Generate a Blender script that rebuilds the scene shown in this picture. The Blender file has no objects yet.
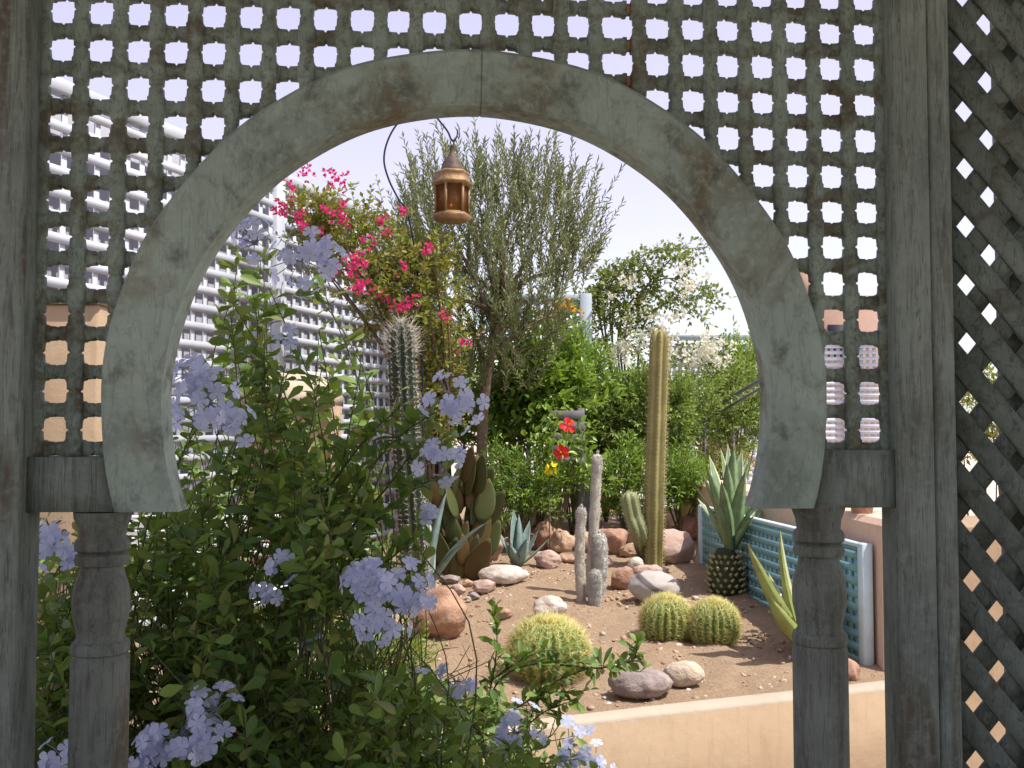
import bpy, math, random
import numpy as np
from mathutils import Vector, Matrix, noise

random.seed(11)
RNG = np.random.default_rng(11)
SC = bpy.context.scene
COL = SC.collection
R = math.radians
PI = math.pi

# ---------------------------------------------------------------- camera model
EYE = np.array((0.0, 0.0, 1.5))
PITCH = R(2.63)
F = 1000.0


def ray(px, py):
    dx = (px - 512.0) / F
    dy = (384.0 - py) / F
    return np.array((dx, math.cos(PITCH) - dy * math.sin(PITCH), math.sin(PITCH) + dy * math.cos(PITCH)))


def at(px, py, Y):
    d = ray(px, py)
    return EYE + d * (Y / d[1])


def zsoil(y):
    return 0.45 + 0.06 * (min(max(y, 3.0), 8.0) - 3.6)


def soil(px, py, sink=0.0):
    """the point of the soil seen at a pixel"""
    d = ray(px, py)
    lo, hi = 1.0, 12.0
    for _ in range(50):
        m = 0.5 * (lo + hi)
        p = EYE + d * (m / d[1])
        if p[2] > zsoil(m):
            lo = m
        else:
            hi = m
    p = EYE + d * (lo / d[1])
    p[2] = zsoil(p[1]) - sink
    return p


def unit(v):
    v = np.asarray(v, float)
    return v / (np.linalg.norm(v) + 1e-12)


def units(a):
    return a / (np.linalg.norm(a, axis=-1, keepdims=True) + 1e-12)


# ---------------------------------------------------------------- mesh builder
class MB:
    def __init__(self):
        self.v = []
        self.n = 0
        self.f = []          # (faces k x m, mat)

    def add(self, verts, faces, mat=0):
        verts = np.asarray(verts, float).reshape(-1, 3)
        base = self.n
        self.v.append(verts)
        self.n += len(verts)
        if isinstance(faces, np.ndarray):
            self.f.append((faces + base, mat))
        else:
            by = {}
            for fc in faces:
                by.setdefault(len(fc), []).append(fc)
            for k, fs in by.items():
                self.f.append((np.asarray(fs, int) + base, mat))

    def box(self, c, s, M=None, mat=0):
        c = np.asarray(c, float)
        h = np.asarray(s, float) / 2
        v = np.array([(x, y, z) for x in (-1, 1) for y in (-1, 1) for z in (-1, 1)], float) * h
        if M is not None:
            v = v @ np.asarray(M, float).T
        f = np.array([(0, 1, 3, 2), (4, 6, 7, 5), (0, 4, 5, 1), (2, 3, 7, 6), (0, 2, 6, 4), (1, 5, 7, 3)])
        self.add(v + c, f, mat)

    def cbox(self, c, s, ch, M=None, mat=0):
        """box with chamfered edges"""
        c = np.asarray(c, float)
        h = np.asarray(s, float) / 2
        ch = min(ch, h.min() * 0.9)
        vs, idx = [], {}
        for sx in (-1, 1):
            for sy in (-1, 1):
                for sz in (-1, 1):
                    for a in range(3):
                        p = np.array((sx, sy, sz)) * (h - ch)
                        p[a] += (sx, sy, sz)[a] * ch
                        idx[(sx, sy, sz, a)] = len(vs)
                        vs.append(p)
        f = []
        for a in range(3):
            b, d = (a + 1) % 3, (a + 2) % 3
            for s1 in (-1, 1):
                q = []
                for (sb, sd) in ((-1, -1), (1, -1), (1, 1), (-1, 1)):
                    k = [0, 0, 0]
                    k[a], k[b], k[d] = s1, sb, sd
                    q.append(idx[(*k, a)])
                f.append(q if s1 > 0 else q[::-1])
            for sb in (-1, 1):
                for sd in (-1, 1):
                    q = []
                    for (s1, which) in ((-1, b), (1, b), (1, d), (-1, d)):
                        k = [0, 0, 0]
                        k[a], k[b], k[d] = s1, sb, sd
                        q.append(idx[(*k, which)])
                    f.append(q if sb * sd < 0 else q[::-1])
        for sx in (-1, 1):
            for sy in (-1, 1):
                for sz in (-1, 1):
                    q = [idx[(sx, sy, sz, a)] for a in range(3)]
                    f.append(q if sx * sy * sz > 0 else q[::-1])
        v = np.array(vs)
        if M is not None:
            v = v @ np.asarray(M, float).T
        self.add(v + c, f, mat)

    def tube(self, pts, rad, n=6, mat=0, cap=True):
        pts = np.asarray(pts, float)
        k = len(pts)
        rad = np.broadcast_to(np.asarray(rad, float), (k,))
        t = np.gradient(pts, axis=0)
        t = units(t)
        ref = np.array((0.0, 0.0, 1.0)) if abs(t[0][2]) < 0.9 else np.array((1.0, 0.0, 0.0))
        a = unit(np.cross(t[0], ref))
        rings = []
        th = np.arange(n) * 2 * PI / n
        for i in range(k):
            a = unit(a - t[i] * np.dot(a, t[i]))
            b = np.cross(t[i], a)
            rings.append(pts[i] + rad[i] * (np.cos(th)[:, None] * a + np.sin(th)[:, None] * b))
        v = np.concatenate(rings)
        f = []
        for i in range(k - 1):
            for j in range(n):
                j2 = (j + 1) % n
                f.append((i * n + j, i * n + j2, (i + 1) * n + j2, (i + 1) * n + j))
        if cap:
            f.append(tuple(range(n))[::-1])
            f.append(tuple((k - 1) * n + j for j in range(n)))
        self.add(v, f, mat)

    def lathe(self, c, prof, n=24, mat=0, phase=0.0, M=None, cap=True):
        """prof: (r, z) from the bottom up"""
        th = np.arange(n) * 2 * PI / n + phase
        v = []
        for r_, z_ in prof:
            v.append(np.stack((r_ * np.cos(th), r_ * np.sin(th), np.full(n, z_)), 1))
        v = np.concatenate(v)
        if M is not None:
            v = v @ np.asarray(M, float).T
        k = len(prof)
        f = []
        for i in range(k - 1):
            for j in range(n):
                j2 = (j + 1) % n
                f.append((i * n + j, i * n + j2, (i + 1) * n + j2, (i + 1) * n + j))
        if cap:
            f.append(tuple(range(n))[::-1])
            f.append(tuple((k - 1) * n + j for j in range(n)))
        self.add(v + np.asarray(c, float), f, mat)

    def cones(self, P, D, L, r, mat=0):
        """many three-sided spines"""
        P = np.asarray(P, float)
        D = units(np.asarray(D, float))
        k = len(P)
        if k == 0:
            return
        L = np.broadcast_to(np.asarray(L, float), (k,))[:, None]
        ref = np.where(np.abs(D[:, 2:3]) < 0.9, np.array([[0, 0, 1.0]]), np.array([[1.0, 0, 0]]))
        A = units(np.cross(D, ref))
        B = np.cross(D, A)
        v = np.empty((k, 4, 3))
        for i in range(3):
            th = i * 2 * PI / 3
            v[:, i] = P + r * (math.cos(th) * A + math.sin(th) * B)
        v[:, 3] = P + D * L
        f = np.array([(0, 1, 3), (1, 2, 3), (2, 0, 3)])
        allf = (np.arange(k)[:, None, None] * 4 + f[None]).reshape(-1, 3)
        self.add(v.reshape(-1, 3), allf, mat)

    def leaves(self, P, D, N, L, W, shape="small", fold=0.25, curl=0.15, mat=0):
        """P base points, D directions, N face normals"""
        P = np.asarray(P, float)
        k = len(P)
        if k == 0:
            return
        D = units(np.asarray(D, float))
        S = units(np.cross(D, np.asarray(N, float)))
        N = np.cross(S, D)
        L = np.broadcast_to(np.asarray(L, float), (k,))[:, None]
        W = np.broadcast_to(np.asarray(W, float), (k,))[:, None]
        if shape == "small":
            v = np.empty((k, 4, 3))
            v[:, 0] = P
            v[:, 1] = P + D * L * 0.5 + S * W * 0.5 + N * L * fold * 0.3
            v[:, 2] = P + D * L - N * L * curl
            v[:, 3] = P + D * L * 0.5 - S * W * 0.5 + N * L * fold * 0.3
            f = np.array([(0, 1, 2), (0, 2, 3)])
            allf = (np.arange(k)[:, None, None] * 4 + f[None]).reshape(-1, 3)
            self.add(v.reshape(-1, 3), allf, mat)
        else:
            if shape == "obovate":
                st = ((0.0, 0.06), (0.30, 0.55), (0.62, 1.0), (0.86, 0.72))
            elif shape == "petal":
                st = ((0.0, 0.10), (0.35, 0.55), (0.70, 1.0), (0.95, 0.70))
            else:
                st = ((0.0, 0.10), (0.28, 0.85), (0.55, 1.0), (0.80, 0.60))
            m = len(st)
            v = np.empty((k, 3 * m + 1, 3))
            for i, (t, w) in enumerate(st):
                mid = P + D * L * t - N * L * curl * t * t
                v[:, 3 * i] = mid - S * W * 0.5 * w + N * W * fold * w
                v[:, 3 * i + 1] = mid
                v[:, 3 * i + 2] = mid + S * W * 0.5 * w + N * W * fold * w
            v[:, 3 * m] = P + D * L - N * L * curl
            f = []
            for i in range(m - 1):
                a = 3 * i
                f.append((a, a + 1, a + 4, a + 3))
                f.append((a + 1, a + 2, a + 5, a + 4))
            f = np.array(f)
            allf = (np.arange(k)[:, None, None] * (3 * m + 1) + f[None]).reshape(-1, 4)
            a = 3 * (m - 1)
            ft = np.array([(a, a + 1, 3 * m), (a + 1, a + 2, 3 * m)])
            allt = (np.arange(k)[:, None, None] * (3 * m + 1) + ft[None]).reshape(-1, 3)
            base = self.n
            self.add(v.reshape(-1, 3), allf, mat)
            self.f.append((allt + base, mat))

    def poly_ext(self, outline, d0, d1, mat=0):
        """outline (u, z) closed polygon extruded from depth d0 to d1 (local x=u, y=depth, z)"""
        k = len(outline)
        v = [(u, d0, z) for u, z in outline] + [(u, d1, z) for u, z in outline]
        f = [tuple(range(k)), tuple(range(2 * k - 1, k - 1, -1))]
        for i in range(k):
            j = (i + 1) % k
            f.append((i, k + i, k + j, j))
        self.add(v, f, mat)

    def build(self, name, mats, parent=None, smooth=False, loc=None):
        me = bpy.data.meshes.new(name)
        v = np.concatenate(self.v) if self.v else np.zeros((0, 3))
        if loc is not None:
            v = v - np.asarray(loc, float)
        nl = sum(f.size for f, _ in self.f)
        nf = sum(len(f) for f, _ in self.f)
        me.vertices.add(len(v))
        me.vertices.foreach_set("co", v.astype(np.float32).ravel())
        me.loops.add(nl)
        me.polygons.add(nf)
        me.loops.foreach_set("vertex_index", np.concatenate([f.ravel() for f, _ in self.f]).astype(np.int32))
        tot = np.concatenate([np.full(len(f), f.shape[1]) for f, _ in self.f])
        start = np.concatenate(([0], np.cumsum(tot)[:-1]))
        me.polygons.foreach_set("loop_start", start.astype(np.int32))
        me.polygons.foreach_set("loop_total", tot.astype(np.int32))
        me.polygons.foreach_set("material_index", np.concatenate([np.full(len(f), m) for f, m in self.f]).astype(np.int32))
        if smooth:
            me.polygons.foreach_set("use_smooth", np.ones(nf, bool))
        me.update(calc_edges=True)
        me.validate()
        if not isinstance(mats, (list, tuple)):
            mats = [mats]
        for m in mats:
            me.materials.append(m)
        o = bpy.data.objects.new(name, me)
        COL.objects.link(o)
        if parent is not None:
            o.parent = parent
            if loc is not None:
                o.location = loc
        elif loc is not None:
            o.location = loc
        return o


def smooth_by_angle(o, ang=40):
    me = o.data
    me.polygons.foreach_set("use_smooth", np.ones(len(me.polygons), bool))
    try:
        me.set_sharp_from_angle(angle=R(ang))
    except Exception:
        pass
    return o


def tag(o, label=None, cat=None, group=None, kind=None):
    if label:
        o["label"] = label
    if cat:
        o["category"] = cat
    if group:
        o["group"] = group
    if kind:
        o["kind"] = kind
    return o


def thing(name, label, cat, loc=(0, 0, 0), rz=0.0, group=None):
    o = bpy.data.objects.new(name, None)
    o.empty_display_size = 0.1
    COL.objects.link(o)
    o.location = tuple(float(x) for x in loc)
    o.rotation_euler = (0, 0, rz)
    return tag(o, label, cat, group)


class At:
    """wraps MB so world-space meshes can be parented under a thing's empty without moving"""


def part(mb, name, mats, root, smooth=False):
    """mesh given in world coordinates, parented to an unrotated root"""
    loc = np.array(root.location)
    if root.parent is not None:
        loc = loc + np.array(root.parent.location)
    me_o = mb.build(name, mats, None, smooth)
    v = np.empty(len(me_o.data.vertices) * 3, np.float32)
    me_o.data.vertices.foreach_get("co", v)
    v = v.reshape(-1, 3) - loc.astype(np.float32)
    me_o.data.vertices.foreach_set("co", v.ravel())
    me_o.data.update()
    me_o.parent = root
    return me_o


# ---------------------------------------------------------------- materials
def newmat(name):
    m = bpy.data.materials.new(name)
    m.use_nodes = True
    nt = m.node_tree
    nt.nodes.clear()
    out = nt.nodes.new("ShaderNodeOutputMaterial")
    return m, nt, out


def N(nt, typ, **kw):
    n = nt.nodes.new(typ)
    for k, v in kw.items():
        if k.startswith("in_"):
            n.inputs[k[3:].replace("_", " ")].default_value = v
        else:
            setattr(n, k, v)
    return n


def rgba(c):
    return (c[0], c[1], c[2], 1.0)


def ramp(nt, stops, fac=None, interp="LINEAR"):
    r = nt.nodes.new("ShaderNodeValToRGB")
    r.color_ramp.interpolation = interp
    el = r.color_ramp.elements
    while len(el) < len(stops):
        el.new(0.5)
    for e, (p, c) in zip(el, stops):
        e.position = p
        e.color = rgba(c) if not np.isscalar(c) else (c, c, c, 1)
    if fac is not None:
        nt.links.new(fac, r.inputs["Fac"])
    return r


def mix(nt, fac, a, b, mode="MIX"):
    m = nt.nodes.new("ShaderNodeMix")
    m.data_type = "RGBA"
    m.blend_type = mode
    for sock, val in ((m.inputs[0], fac), (m.inputs[6], a), (m.inputs[7], b)):
        if hasattr(val, "is_linked"):
            nt.links.new(val, sock)
        elif np.isscalar(val):
            sock.default_value = val
        else:
            sock.default_value = rgba(val)
    return m.outputs[2]


def coords(nt, scale=(1, 1, 1), rot=(0, 0, 0)):
    tc = nt.nodes.new("ShaderNodeTexCoord")
    mp = nt.nodes.new("ShaderNodeMapping")
    mp.inputs["Scale"].default_value = scale
    mp.inputs["Rotation"].default_value = rot
    nt.links.new(tc.outputs["Object"], mp.inputs["Vector"])
    return mp.outputs["Vector"]


def noise_tex(nt, vec, scale, detail=4, rough=0.55, dist=0.0):
    n = nt.nodes.new("ShaderNodeTexNoise")
    n.inputs["Scale"].default_value = scale
    n.inputs["Detail"].default_value = detail
    n.inputs["Roughness"].default_value = rough
    n.inputs["Distortion"].default_value = dist
    if vec is not None:
        nt.links.new(vec, n.inputs["Vector"])
    return n.outputs["Fac"]


def bump(nt, h, strength=0.3, dist=0.01, normal=None):
    b = nt.nodes.new("ShaderNodeBump")
    b.inputs["Strength"].default_value = strength
    b.inputs["Distance"].default_value = dist
    nt.links.new(h, b.inputs["Height"])
    if normal is not None:
        nt.links.new(normal, b.inputs["Normal"])
    return b.outputs["Normal"]


def principled(nt, out, col, rough=0.7, spec=0.3, normal=None, **kw):
    p = nt.nodes.new("ShaderNodeBsdfPrincipled")
    if hasattr(col, "is_linked"):
        nt.links.new(col, p.inputs["Base Color"])
    else:
        p.inputs["Base Color"].default_value = rgba(col)
    if hasattr(rough, "is_linked"):
        nt.links.new(rough, p.inputs["Roughness"])
    else:
        p.inputs["Roughness"].default_value = rough
    p.inputs["Specular IOR Level"].default_value = spec
    for k, v in kw.items():
        p.inputs[k.replace("_", " ")].default_value = v
    if normal is not None:
        nt.links.new(normal, p.inputs["Normal"])
    if out is not None:
        nt.links.new(p.outputs[0], out.inputs["Surface"])
    return p


def mat_leaf(name, cols, trans=0.3, tcol=None, rough=0.5, spec=0.35):
    m, nt, out = newmat(name)
    g = nt.nodes.new("ShaderNodeNewGeometry")
    k = len(cols)
    r = ramp(nt, [(i / max(k - 1, 1), c) for i, c in enumerate(cols)], g.outputs["Random Per Island"])
    p = principled(nt, None, r.outputs[0], rough, spec)
    t = nt.nodes.new("ShaderNodeBsdfTranslucent")
    if tcol is None:
        tc = mix(nt, 0.45, r.outputs[0], (0.35, 0.45, 0.03))
        nt.links.new(tc, t.inputs["Color"])
    else:
        t.inputs["Color"].default_value = rgba(tcol)
    ms = nt.nodes.new("ShaderNodeMixShader")
    ms.inputs[0].default_value = trans
    nt.links.new(p.outputs[0], ms.inputs[1])
    nt.links.new(t.outputs[0], ms.inputs[2])
    nt.links.new(ms.outputs[0], out.inputs["Surface"])
    return m


def mat_plain(name, c, rough=0.6, spec=0.3, var=0.12, scale=8.0, bstr=0.1, **kw):
    m, nt, out = newmat(name)
    v = coords(nt)
    n = noise_tex(nt, v, scale, 5, 0.6)
    a = tuple(x * (1 - var) for x in c)
    b = tuple(min(1, x * (1 + var)) for x in c)
    r = ramp(nt, [(0.3, a), (0.7, b)], n)
    principled(nt, out, r.outputs[0], rough, spec, bump(nt, n, bstr, 0.01), **kw)
    return m


def mat_oldpaint(name, paint=(0.215, 0.245, 0.215), wood=(0.09, 0.068, 0.042), stretch=(9, 9, 1.2), amount=0.5, cracks=0.75, dark=(0.065, 0.07, 0.06)):
    """weathered grey-green paint rubbed through to brown wood, with grain and grime of its own"""
    m, nt, out = newmat(name)
    v1 = coords(nt)
    v2 = coords(nt, stretch)
    big = noise_tex(nt, v1, 5.0, 6, 0.62, 0.6)
    grain = noise_tex(nt, v2, 9.0, 6, 0.65, 0.3)
    fine = noise_tex(nt, v1, 85.0, 4, 0.6)
    patch = noise_tex(nt, v2, 2.3, 5, 0.6, 0.8)
    c0 = ramp(nt, [(0.30, tuple(x * 0.66 for x in paint)), (0.70, tuple(x * 1.22 for x in paint))], big).outputs[0]
    c1 = mix(nt, ramp(nt, [(0.60 - 0.16 * amount, 0.0), (0.76 - 0.16 * amount, 0.85)], patch).outputs[0], c0, wood)
    c2 = mix(nt, ramp(nt, [(0.52, 0.0), (0.68, 0.7)], grain).outputs[0], c1, dark)
    c3 = mix(nt, ramp(nt, [(0.35, 0.35), (0.5, 0.0)], fine).outputs[0], c2, tuple(x * 1.25 for x in paint))
    crack = noise_tex(nt, coords(nt, (stretch[0] * 2.2, stretch[1] * 2.2, stretch[2] * 0.5)), 7.0, 3, 0.5, 1.2)
    ck = ramp(nt, [(0.482, 0.0), (0.496, cracks), (0.504, cracks), (0.518, 0.0)], crack).outputs[0]
    c3 = mix(nt, ck, c3, tuple(x * 0.35 for x in paint))
    hb = bump(nt, grain, 0.6, 0.005)
    hb = bump(nt, fine, 0.3, 0.002, hb)
    principled(nt, out, c3, 0.72, 0.25, hb)
    return m


M = {}
M["paint_post"] = mat_oldpaint("weathered_post_paint")
M["paint_column_shaded"] = mat_oldpaint("weathered_shaded_column_paint", (0.165, 0.18, 0.155), (0.08, 0.062, 0.04), (9, 9, 1.2), 0.6)  # same weathered paint, darkened to stand for the dimmer light low down
M["paint_arch"] = mat_oldpaint("weathered_arch_paint", (0.285, 0.345, 0.295), (0.14, 0.11, 0.06), (2.6, 2.6, 2.0), 0.62, 0.3)
M["paint_lattice"] = mat_oldpaint("weathered_lattice_paint", (0.23, 0.28, 0.235), (0.10, 0.078, 0.045), (7, 7, 7), 0.85)
M["paint_trellis"] = mat_oldpaint("weathered_trellis_paint", (0.185, 0.215, 0.185), (0.10, 0.083, 0.056), (4, 4, 4), 0.5)
M["broken"] = mat_plain("raw_broken_wood", (0.32, 0.17, 0.09), 0.8)
M["dark_roof"] = mat_plain("roof_boards", (0.22, 0.22, 0.19), 0.8)


def mat_stucco(name, c, c2, stain=0.4):
    m, nt, out = newmat(name)
    v = coords(nt)
    big = noise_tex(nt, v, 1.7, 6, 0.62, 0.5)
    mid = noise_tex(nt, v, 11.0, 5, 0.6)
    fine = noise_tex(nt, v, 130.0, 3, 0.6)
    c0 = ramp(nt, [(0.32, c), (0.72, c2)], big).outputs[0]
    c1 = mix(nt, ramp(nt, [(0.52, 0.0), (0.78, stain)], mid).outputs[0], c0, tuple(x * 0.72 for x in c))
    drip = noise_tex(nt, coords(nt, (9, 9, 0.9)), 2.6, 5, 0.65, 0.5)
    c1 = mix(nt, ramp(nt, [(0.54, 0.0), (0.74, stain)], drip).outputs[0], c1, (c[0] * 0.66, c[1] * 0.60, c[2] * 0.52))
    splash = noise_tex(nt, v, 45.0, 5, 0.7)
    c1 = mix(nt, ramp(nt, [(0.62, 0.0), (0.72, stain * 0.8)], splash).outputs[0], c1, (c[0] * 0.6, c[1] * 0.5, c[2] * 0.42))
    principled(nt, out, c1, 0.9, 0.15, bump(nt, fine, 0.4, 0.003, bump(nt, mid, 0.45, 0.014)))
    return m


M["peach"] = mat_stucco("peach_render", (0.315, 0.225, 0.145), (0.38, 0.28, 0.185))
M["peach_cap"] = mat_stucco("pale_peach_coping", (0.41, 0.335, 0.255), (0.47, 0.40, 0.31), 0.25)
M["pink_wall"] = mat_stucco("pink_render", (0.64, 0.44, 0.33), (0.70, 0.52, 0.41), 0.3)
M["house_pink"] = mat_stucco("terracotta_pink_render", (0.34, 0.225, 0.175), (0.40, 0.27, 0.21), 0.2)
M["white_fence"] = mat_plain("white_fence_paint", (0.43, 0.45, 0.50), 0.55, 0.3, 0.14, 3.0)
M["blue_grey_fence"] = mat_plain("blue_grey_fence_paint", (0.36, 0.42, 0.47), 0.6, 0.3, 0.12, 6.0)
M["grey_slat"] = mat_plain("grey_weathered_slat", (0.17, 0.165, 0.165), 0.8, 0.2, 0.25, 9.0)
M["pale_fence"] = mat_plain("pale_lilac_fence_paint", (0.50, 0.52, 0.58), 0.6, 0.3, 0.1, 6.0)
M["teal"] = mat_plain("teal_screen_paint", (0.20, 0.39, 0.42), 0.55, 0.3, 0.14, 9.0)
M["teal_pale"] = mat_plain("pale_blue_edge_paint", (0.50, 0.62, 0.66), 0.55, 0.3, 0.1, 9.0)
M["grey_wall"] = mat_plain("grey_lilac_wall", (0.33, 0.33, 0.36), 0.9, 0.1, 0.12, 2.0)
M["floor"] = mat_plain("terrace_tile", (0.55, 0.46, 0.36), 0.7, 0.3, 0.12, 1.5)
M["path"] = mat_plain("pale_path_stone", (0.62, 0.54, 0.44), 0.85, 0.2, 0.15, 6.0, 0.4)
M["white_metal"] = mat_plain("white_bench_paint", (0.78, 0.77, 0.74), 0.45, 0.4, 0.04)
M["iron"] = mat_plain("dark_iron", (0.022, 0.018, 0.03), 0.65, 0.25, 0.2)
M["rail"] = mat_plain("grey_steel_rail", (0.10, 0.105, 0.11), 0.4, 0.5, 0.2)
M["brass"] = mat_plain("aged_copper", (0.25, 0.155, 0.075), 0.6, 0.4, 0.35, 30.0, 0.2, Metallic=0.3)
M["brass_dark"] = mat_plain("tarnished_copper", (0.085, 0.058, 0.045), 0.65, 0.35, 0.3, 30.0, 0.2, Metallic=0.3)
M["wax"] = mat_plain("candle_wax", (0.75, 0.62, 0.38), 0.5)
M["pot"] = mat_plain("ochre_glaze", (0.30, 0.27, 0.10), 0.35, 0.5, 0.25, 6.0)
M["bark"] = mat_plain("grey_brown_bark", (0.17, 0.125, 0.085), 0.9, 0.1, 0.4, 25.0, 0.8)
M["twig"] = mat_plain("green_brown_twig", (0.12, 0.11, 0.05), 0.8, 0.2, 0.3, 20.0)
M["twig_red"] = mat_plain("reddish_twig", (0.085, 0.085, 0.035), 0.8, 0.2, 0.3, 20.0)


def mat_glass_amber():
    m, nt, out = newmat("amber_glass")
    p = principled(nt, None, (0.24, 0.14, 0.06), 0.2, 0.5)
    t = N(nt, "ShaderNodeBsdfTranslucent")
    t.inputs["Color"].default_value = (0.55, 0.31, 0.11, 1)
    tr = N(nt, "ShaderNodeBsdfTransparent")
    tr.inputs["Color"].default_value = (0.85, 0.66, 0.42, 1)
    a = N(nt, "ShaderNodeMixShader")
    a.inputs[0].default_value = 0.5
    nt.links.new(p.outputs[0], a.inputs[1])
    nt.links.new(t.outputs[0], a.inputs[2])
    b = N(nt, "ShaderNodeMixShader")
    b.inputs[0].default_value = 0.42
    nt.links.new(a.outputs[0], b.inputs[1])
    nt.links.new(tr.outputs[0], b.inputs[2])
    nt.links.new(b.outputs[0], out.inputs["Surface"])
    return m


M["amber"] = mat_glass_amber()


def mat_soil():
    m, nt, out = newmat("sandy_red_soil")
    v = coords(nt)
    big = noise_tex(nt, v, 1.6, 6, 0.65, 0.4)
    mid = noise_tex(nt, v, 14.0, 6, 0.7)
    fine = noise_tex(nt, v, 95.0, 5, 0.7)
    vo = nt.nodes.new("ShaderNodeTexVoronoi")
    vo.inputs["Scale"].default_value = 70.0
    nt.links.new(v, vo.inputs["Vector"])
    c0 = ramp(nt, [(0.30, (0.37, 0.255, 0.158)), (0.70, (0.48, 0.35, 0.23))], big).outputs[0]
    c1 = mix(nt, ramp(nt, [(0.40, 0.0), (0.70, 0.6)], mid).outputs[0], c0, (0.34, 0.225, 0.145))
    c2 = mix(nt, ramp(nt, [(0.50, 0.0), (0.72, 0.8)], fine).outputs[0], c1, (0.50, 0.38, 0.28))
    c3 = mix(nt, ramp(nt, [(0.06, 0.75), (0.20, 0.0)], vo.outputs["Distance"]).outputs[0], c2, (0.55, 0.45, 0.36))
    c3 = mix(nt, ramp(nt, [(0.28, 0.65), (0.38, 0.0)], noise_tex(nt, v, 60.0, 4, 0.7)).outputs[0], c3, (0.16, 0.09, 0.055))
    principled(nt, out, c3, 0.95, 0.1, bump(nt, fine, 1.0, 0.010, bump(nt, noise_tex(nt, v, 42.0, 5, 0.7), 0.9, 0.018, bump(nt, mid, 0.8, 0.03))))
    return m


M["soil"] = mat_soil()


def mat_rock(name, c, c2, speck=(0.10, 0.07, 0.05), sp=0.35, scale=1.0):
    m, nt, out = newmat(name)
    v = coords(nt)
    big = noise_tex(nt, v, 9.0 * scale, 6, 0.6, 0.5)
    fine = noise_tex(nt, v, 150.0 * scale, 4, 0.7)
    c0 = ramp(nt, [(0.28, tuple(x * 0.72 for x in c)), (0.45, c), (0.58, c2), (0.74, tuple(min(1, x * 1.18) for x in c2))], big).outputs[0]
    c1 = mix(nt, ramp(nt, [(0.54, 0.0), (0.70, sp)], fine).outputs[0], c0, speck)
    principled(nt, out, c1, 0.85, 0.2, bump(nt, fine, 0.6, 0.006, bump(nt, noise_tex(nt, v, 38.0 * scale, 5, 0.65), 0.6, 0.012, bump(nt, big, 0.5, 0.02))))
    return m


M["rock_rust"] = mat_rock("rust_rock", (0.36, 0.205, 0.14), (0.46, 0.285, 0.205))
M["rock_pink"] = mat_rock("pink_rock", (0.48, 0.33, 0.27), (0.58, 0.44, 0.38), (0.2, 0.12, 0.1), 0.3)
M["rock_peach"] = mat_rock("peach_rock", (0.44, 0.29, 0.19), (0.55, 0.39, 0.27), (0.25, 0.16, 0.1), 0.3)
M["rock_white"] = mat_rock("white_rock", (0.52, 0.44, 0.37), (0.66, 0.59, 0.52), (0.36, 0.28, 0.22), 0.3)
M["rock_grey"] = mat_rock("grey_purple_rock", (0.25, 0.20, 0.18), (0.36, 0.29, 0.265), (0.5, 0.45, 0.42), 0.3)
M["rock_cream"] = mat_rock("cream_rock", (0.50, 0.40, 0.30), (0.60, 0.51, 0.40), (0.33, 0.25, 0.18), 0.3)
M["rock_red"] = mat_rock("porous_red_rock", (0.36, 0.21, 0.135), (0.46, 0.29, 0.19), (0.13, 0.06, 0.04), 0.6, 0.7)


def mat_banded_rock():
    m, nt, out = newmat("banded_grey_rock")
    tc = nt.nodes.new("ShaderNodeTexCoord")
    v = tc.outputs["Object"]
    fine = noise_tex(nt, v, 120.0, 4, 0.7)
    wob = nt.nodes.new("ShaderNodeVectorMath")
    wob.operation = "DOT_PRODUCT"
    nt.links.new(v, wob.inputs[0])
    wob.inputs[1].default_value = (0.42, -0.30, 0.86)
    r = ramp(nt, [(0.0, (0.40, 0.36, 0.33)), (0.070, (0.36, 0.33, 0.30)), (0.076, (0.12, 0.11, 0.11)), (0.098, (0.13, 0.115, 0.115)), (0.104, (0.45, 0.40, 0.36)), (0.4, (0.42, 0.37, 0.33))], wob.outputs["Value"])
    c = mix(nt, ramp(nt, [(0.5, 0.0), (0.72, 0.35)], fine).outputs[0], r.outputs[0], (0.2, 0.17, 0.16))
    principled(nt, out, c, 0.8, 0.25, bump(nt, fine, 0.3, 0.003))
    return m


M["rock_band"] = mat_banded_rock()

# vegetation
M["plumbago_leaf"] = mat_leaf("plumbago_leaf", [(0.069, 0.143, 0.037), (0.115, 0.210, 0.046), (0.198, 0.299, 0.057), (0.085, 0.157, 0.041), (0.245, 0.254, 0.071)], 0.28)
M["plumbago_petal"] = mat_leaf("plumbago_petal", [(0.46, 0.52, 0.72), (0.55, 0.60, 0.78), (0.62, 0.66, 0.82), (0.72, 0.75, 0.88)], 0.4, (0.58, 0.61, 0.86), 0.6, 0.15)
M["plumbago_tube"] = mat_leaf("plumbago_tube", [(0.20, 0.24, 0.20), (0.30, 0.28, 0.40)], 0.1, (0.3, 0.3, 0.4), 0.6)
M["lime_leaf"] = mat_leaf("lime_green_leaf", [(0.126, 0.228, 0.027), (0.202, 0.324, 0.038), (0.277, 0.396, 0.054)], 0.35)
M["bright_leaf"] = mat_leaf("bright_green_leaf", [(0.105, 0.221, 0.033), (0.179, 0.312, 0.047), (0.284, 0.416, 0.070)], 0.32)
M["dark_leaf"] = mat_leaf("dark_green_leaf", [(0.109, 0.194, 0.036), (0.185, 0.299, 0.047), (0.326, 0.456, 0.073)], 0.33, None, 0.35, 0.5)
M["mid_leaf"] = mat_leaf("mid_green_leaf", [(0.121, 0.210, 0.046), (0.202, 0.302, 0.060), (0.323, 0.403, 0.091)], 0.28)
M["yellow_leaf"] = mat_leaf("yellow_green_leaf", [(0.120, 0.168, 0.027), (0.204, 0.240, 0.038), (0.300, 0.288, 0.054), (0.264, 0.144, 0.054)], 0.32)
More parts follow.
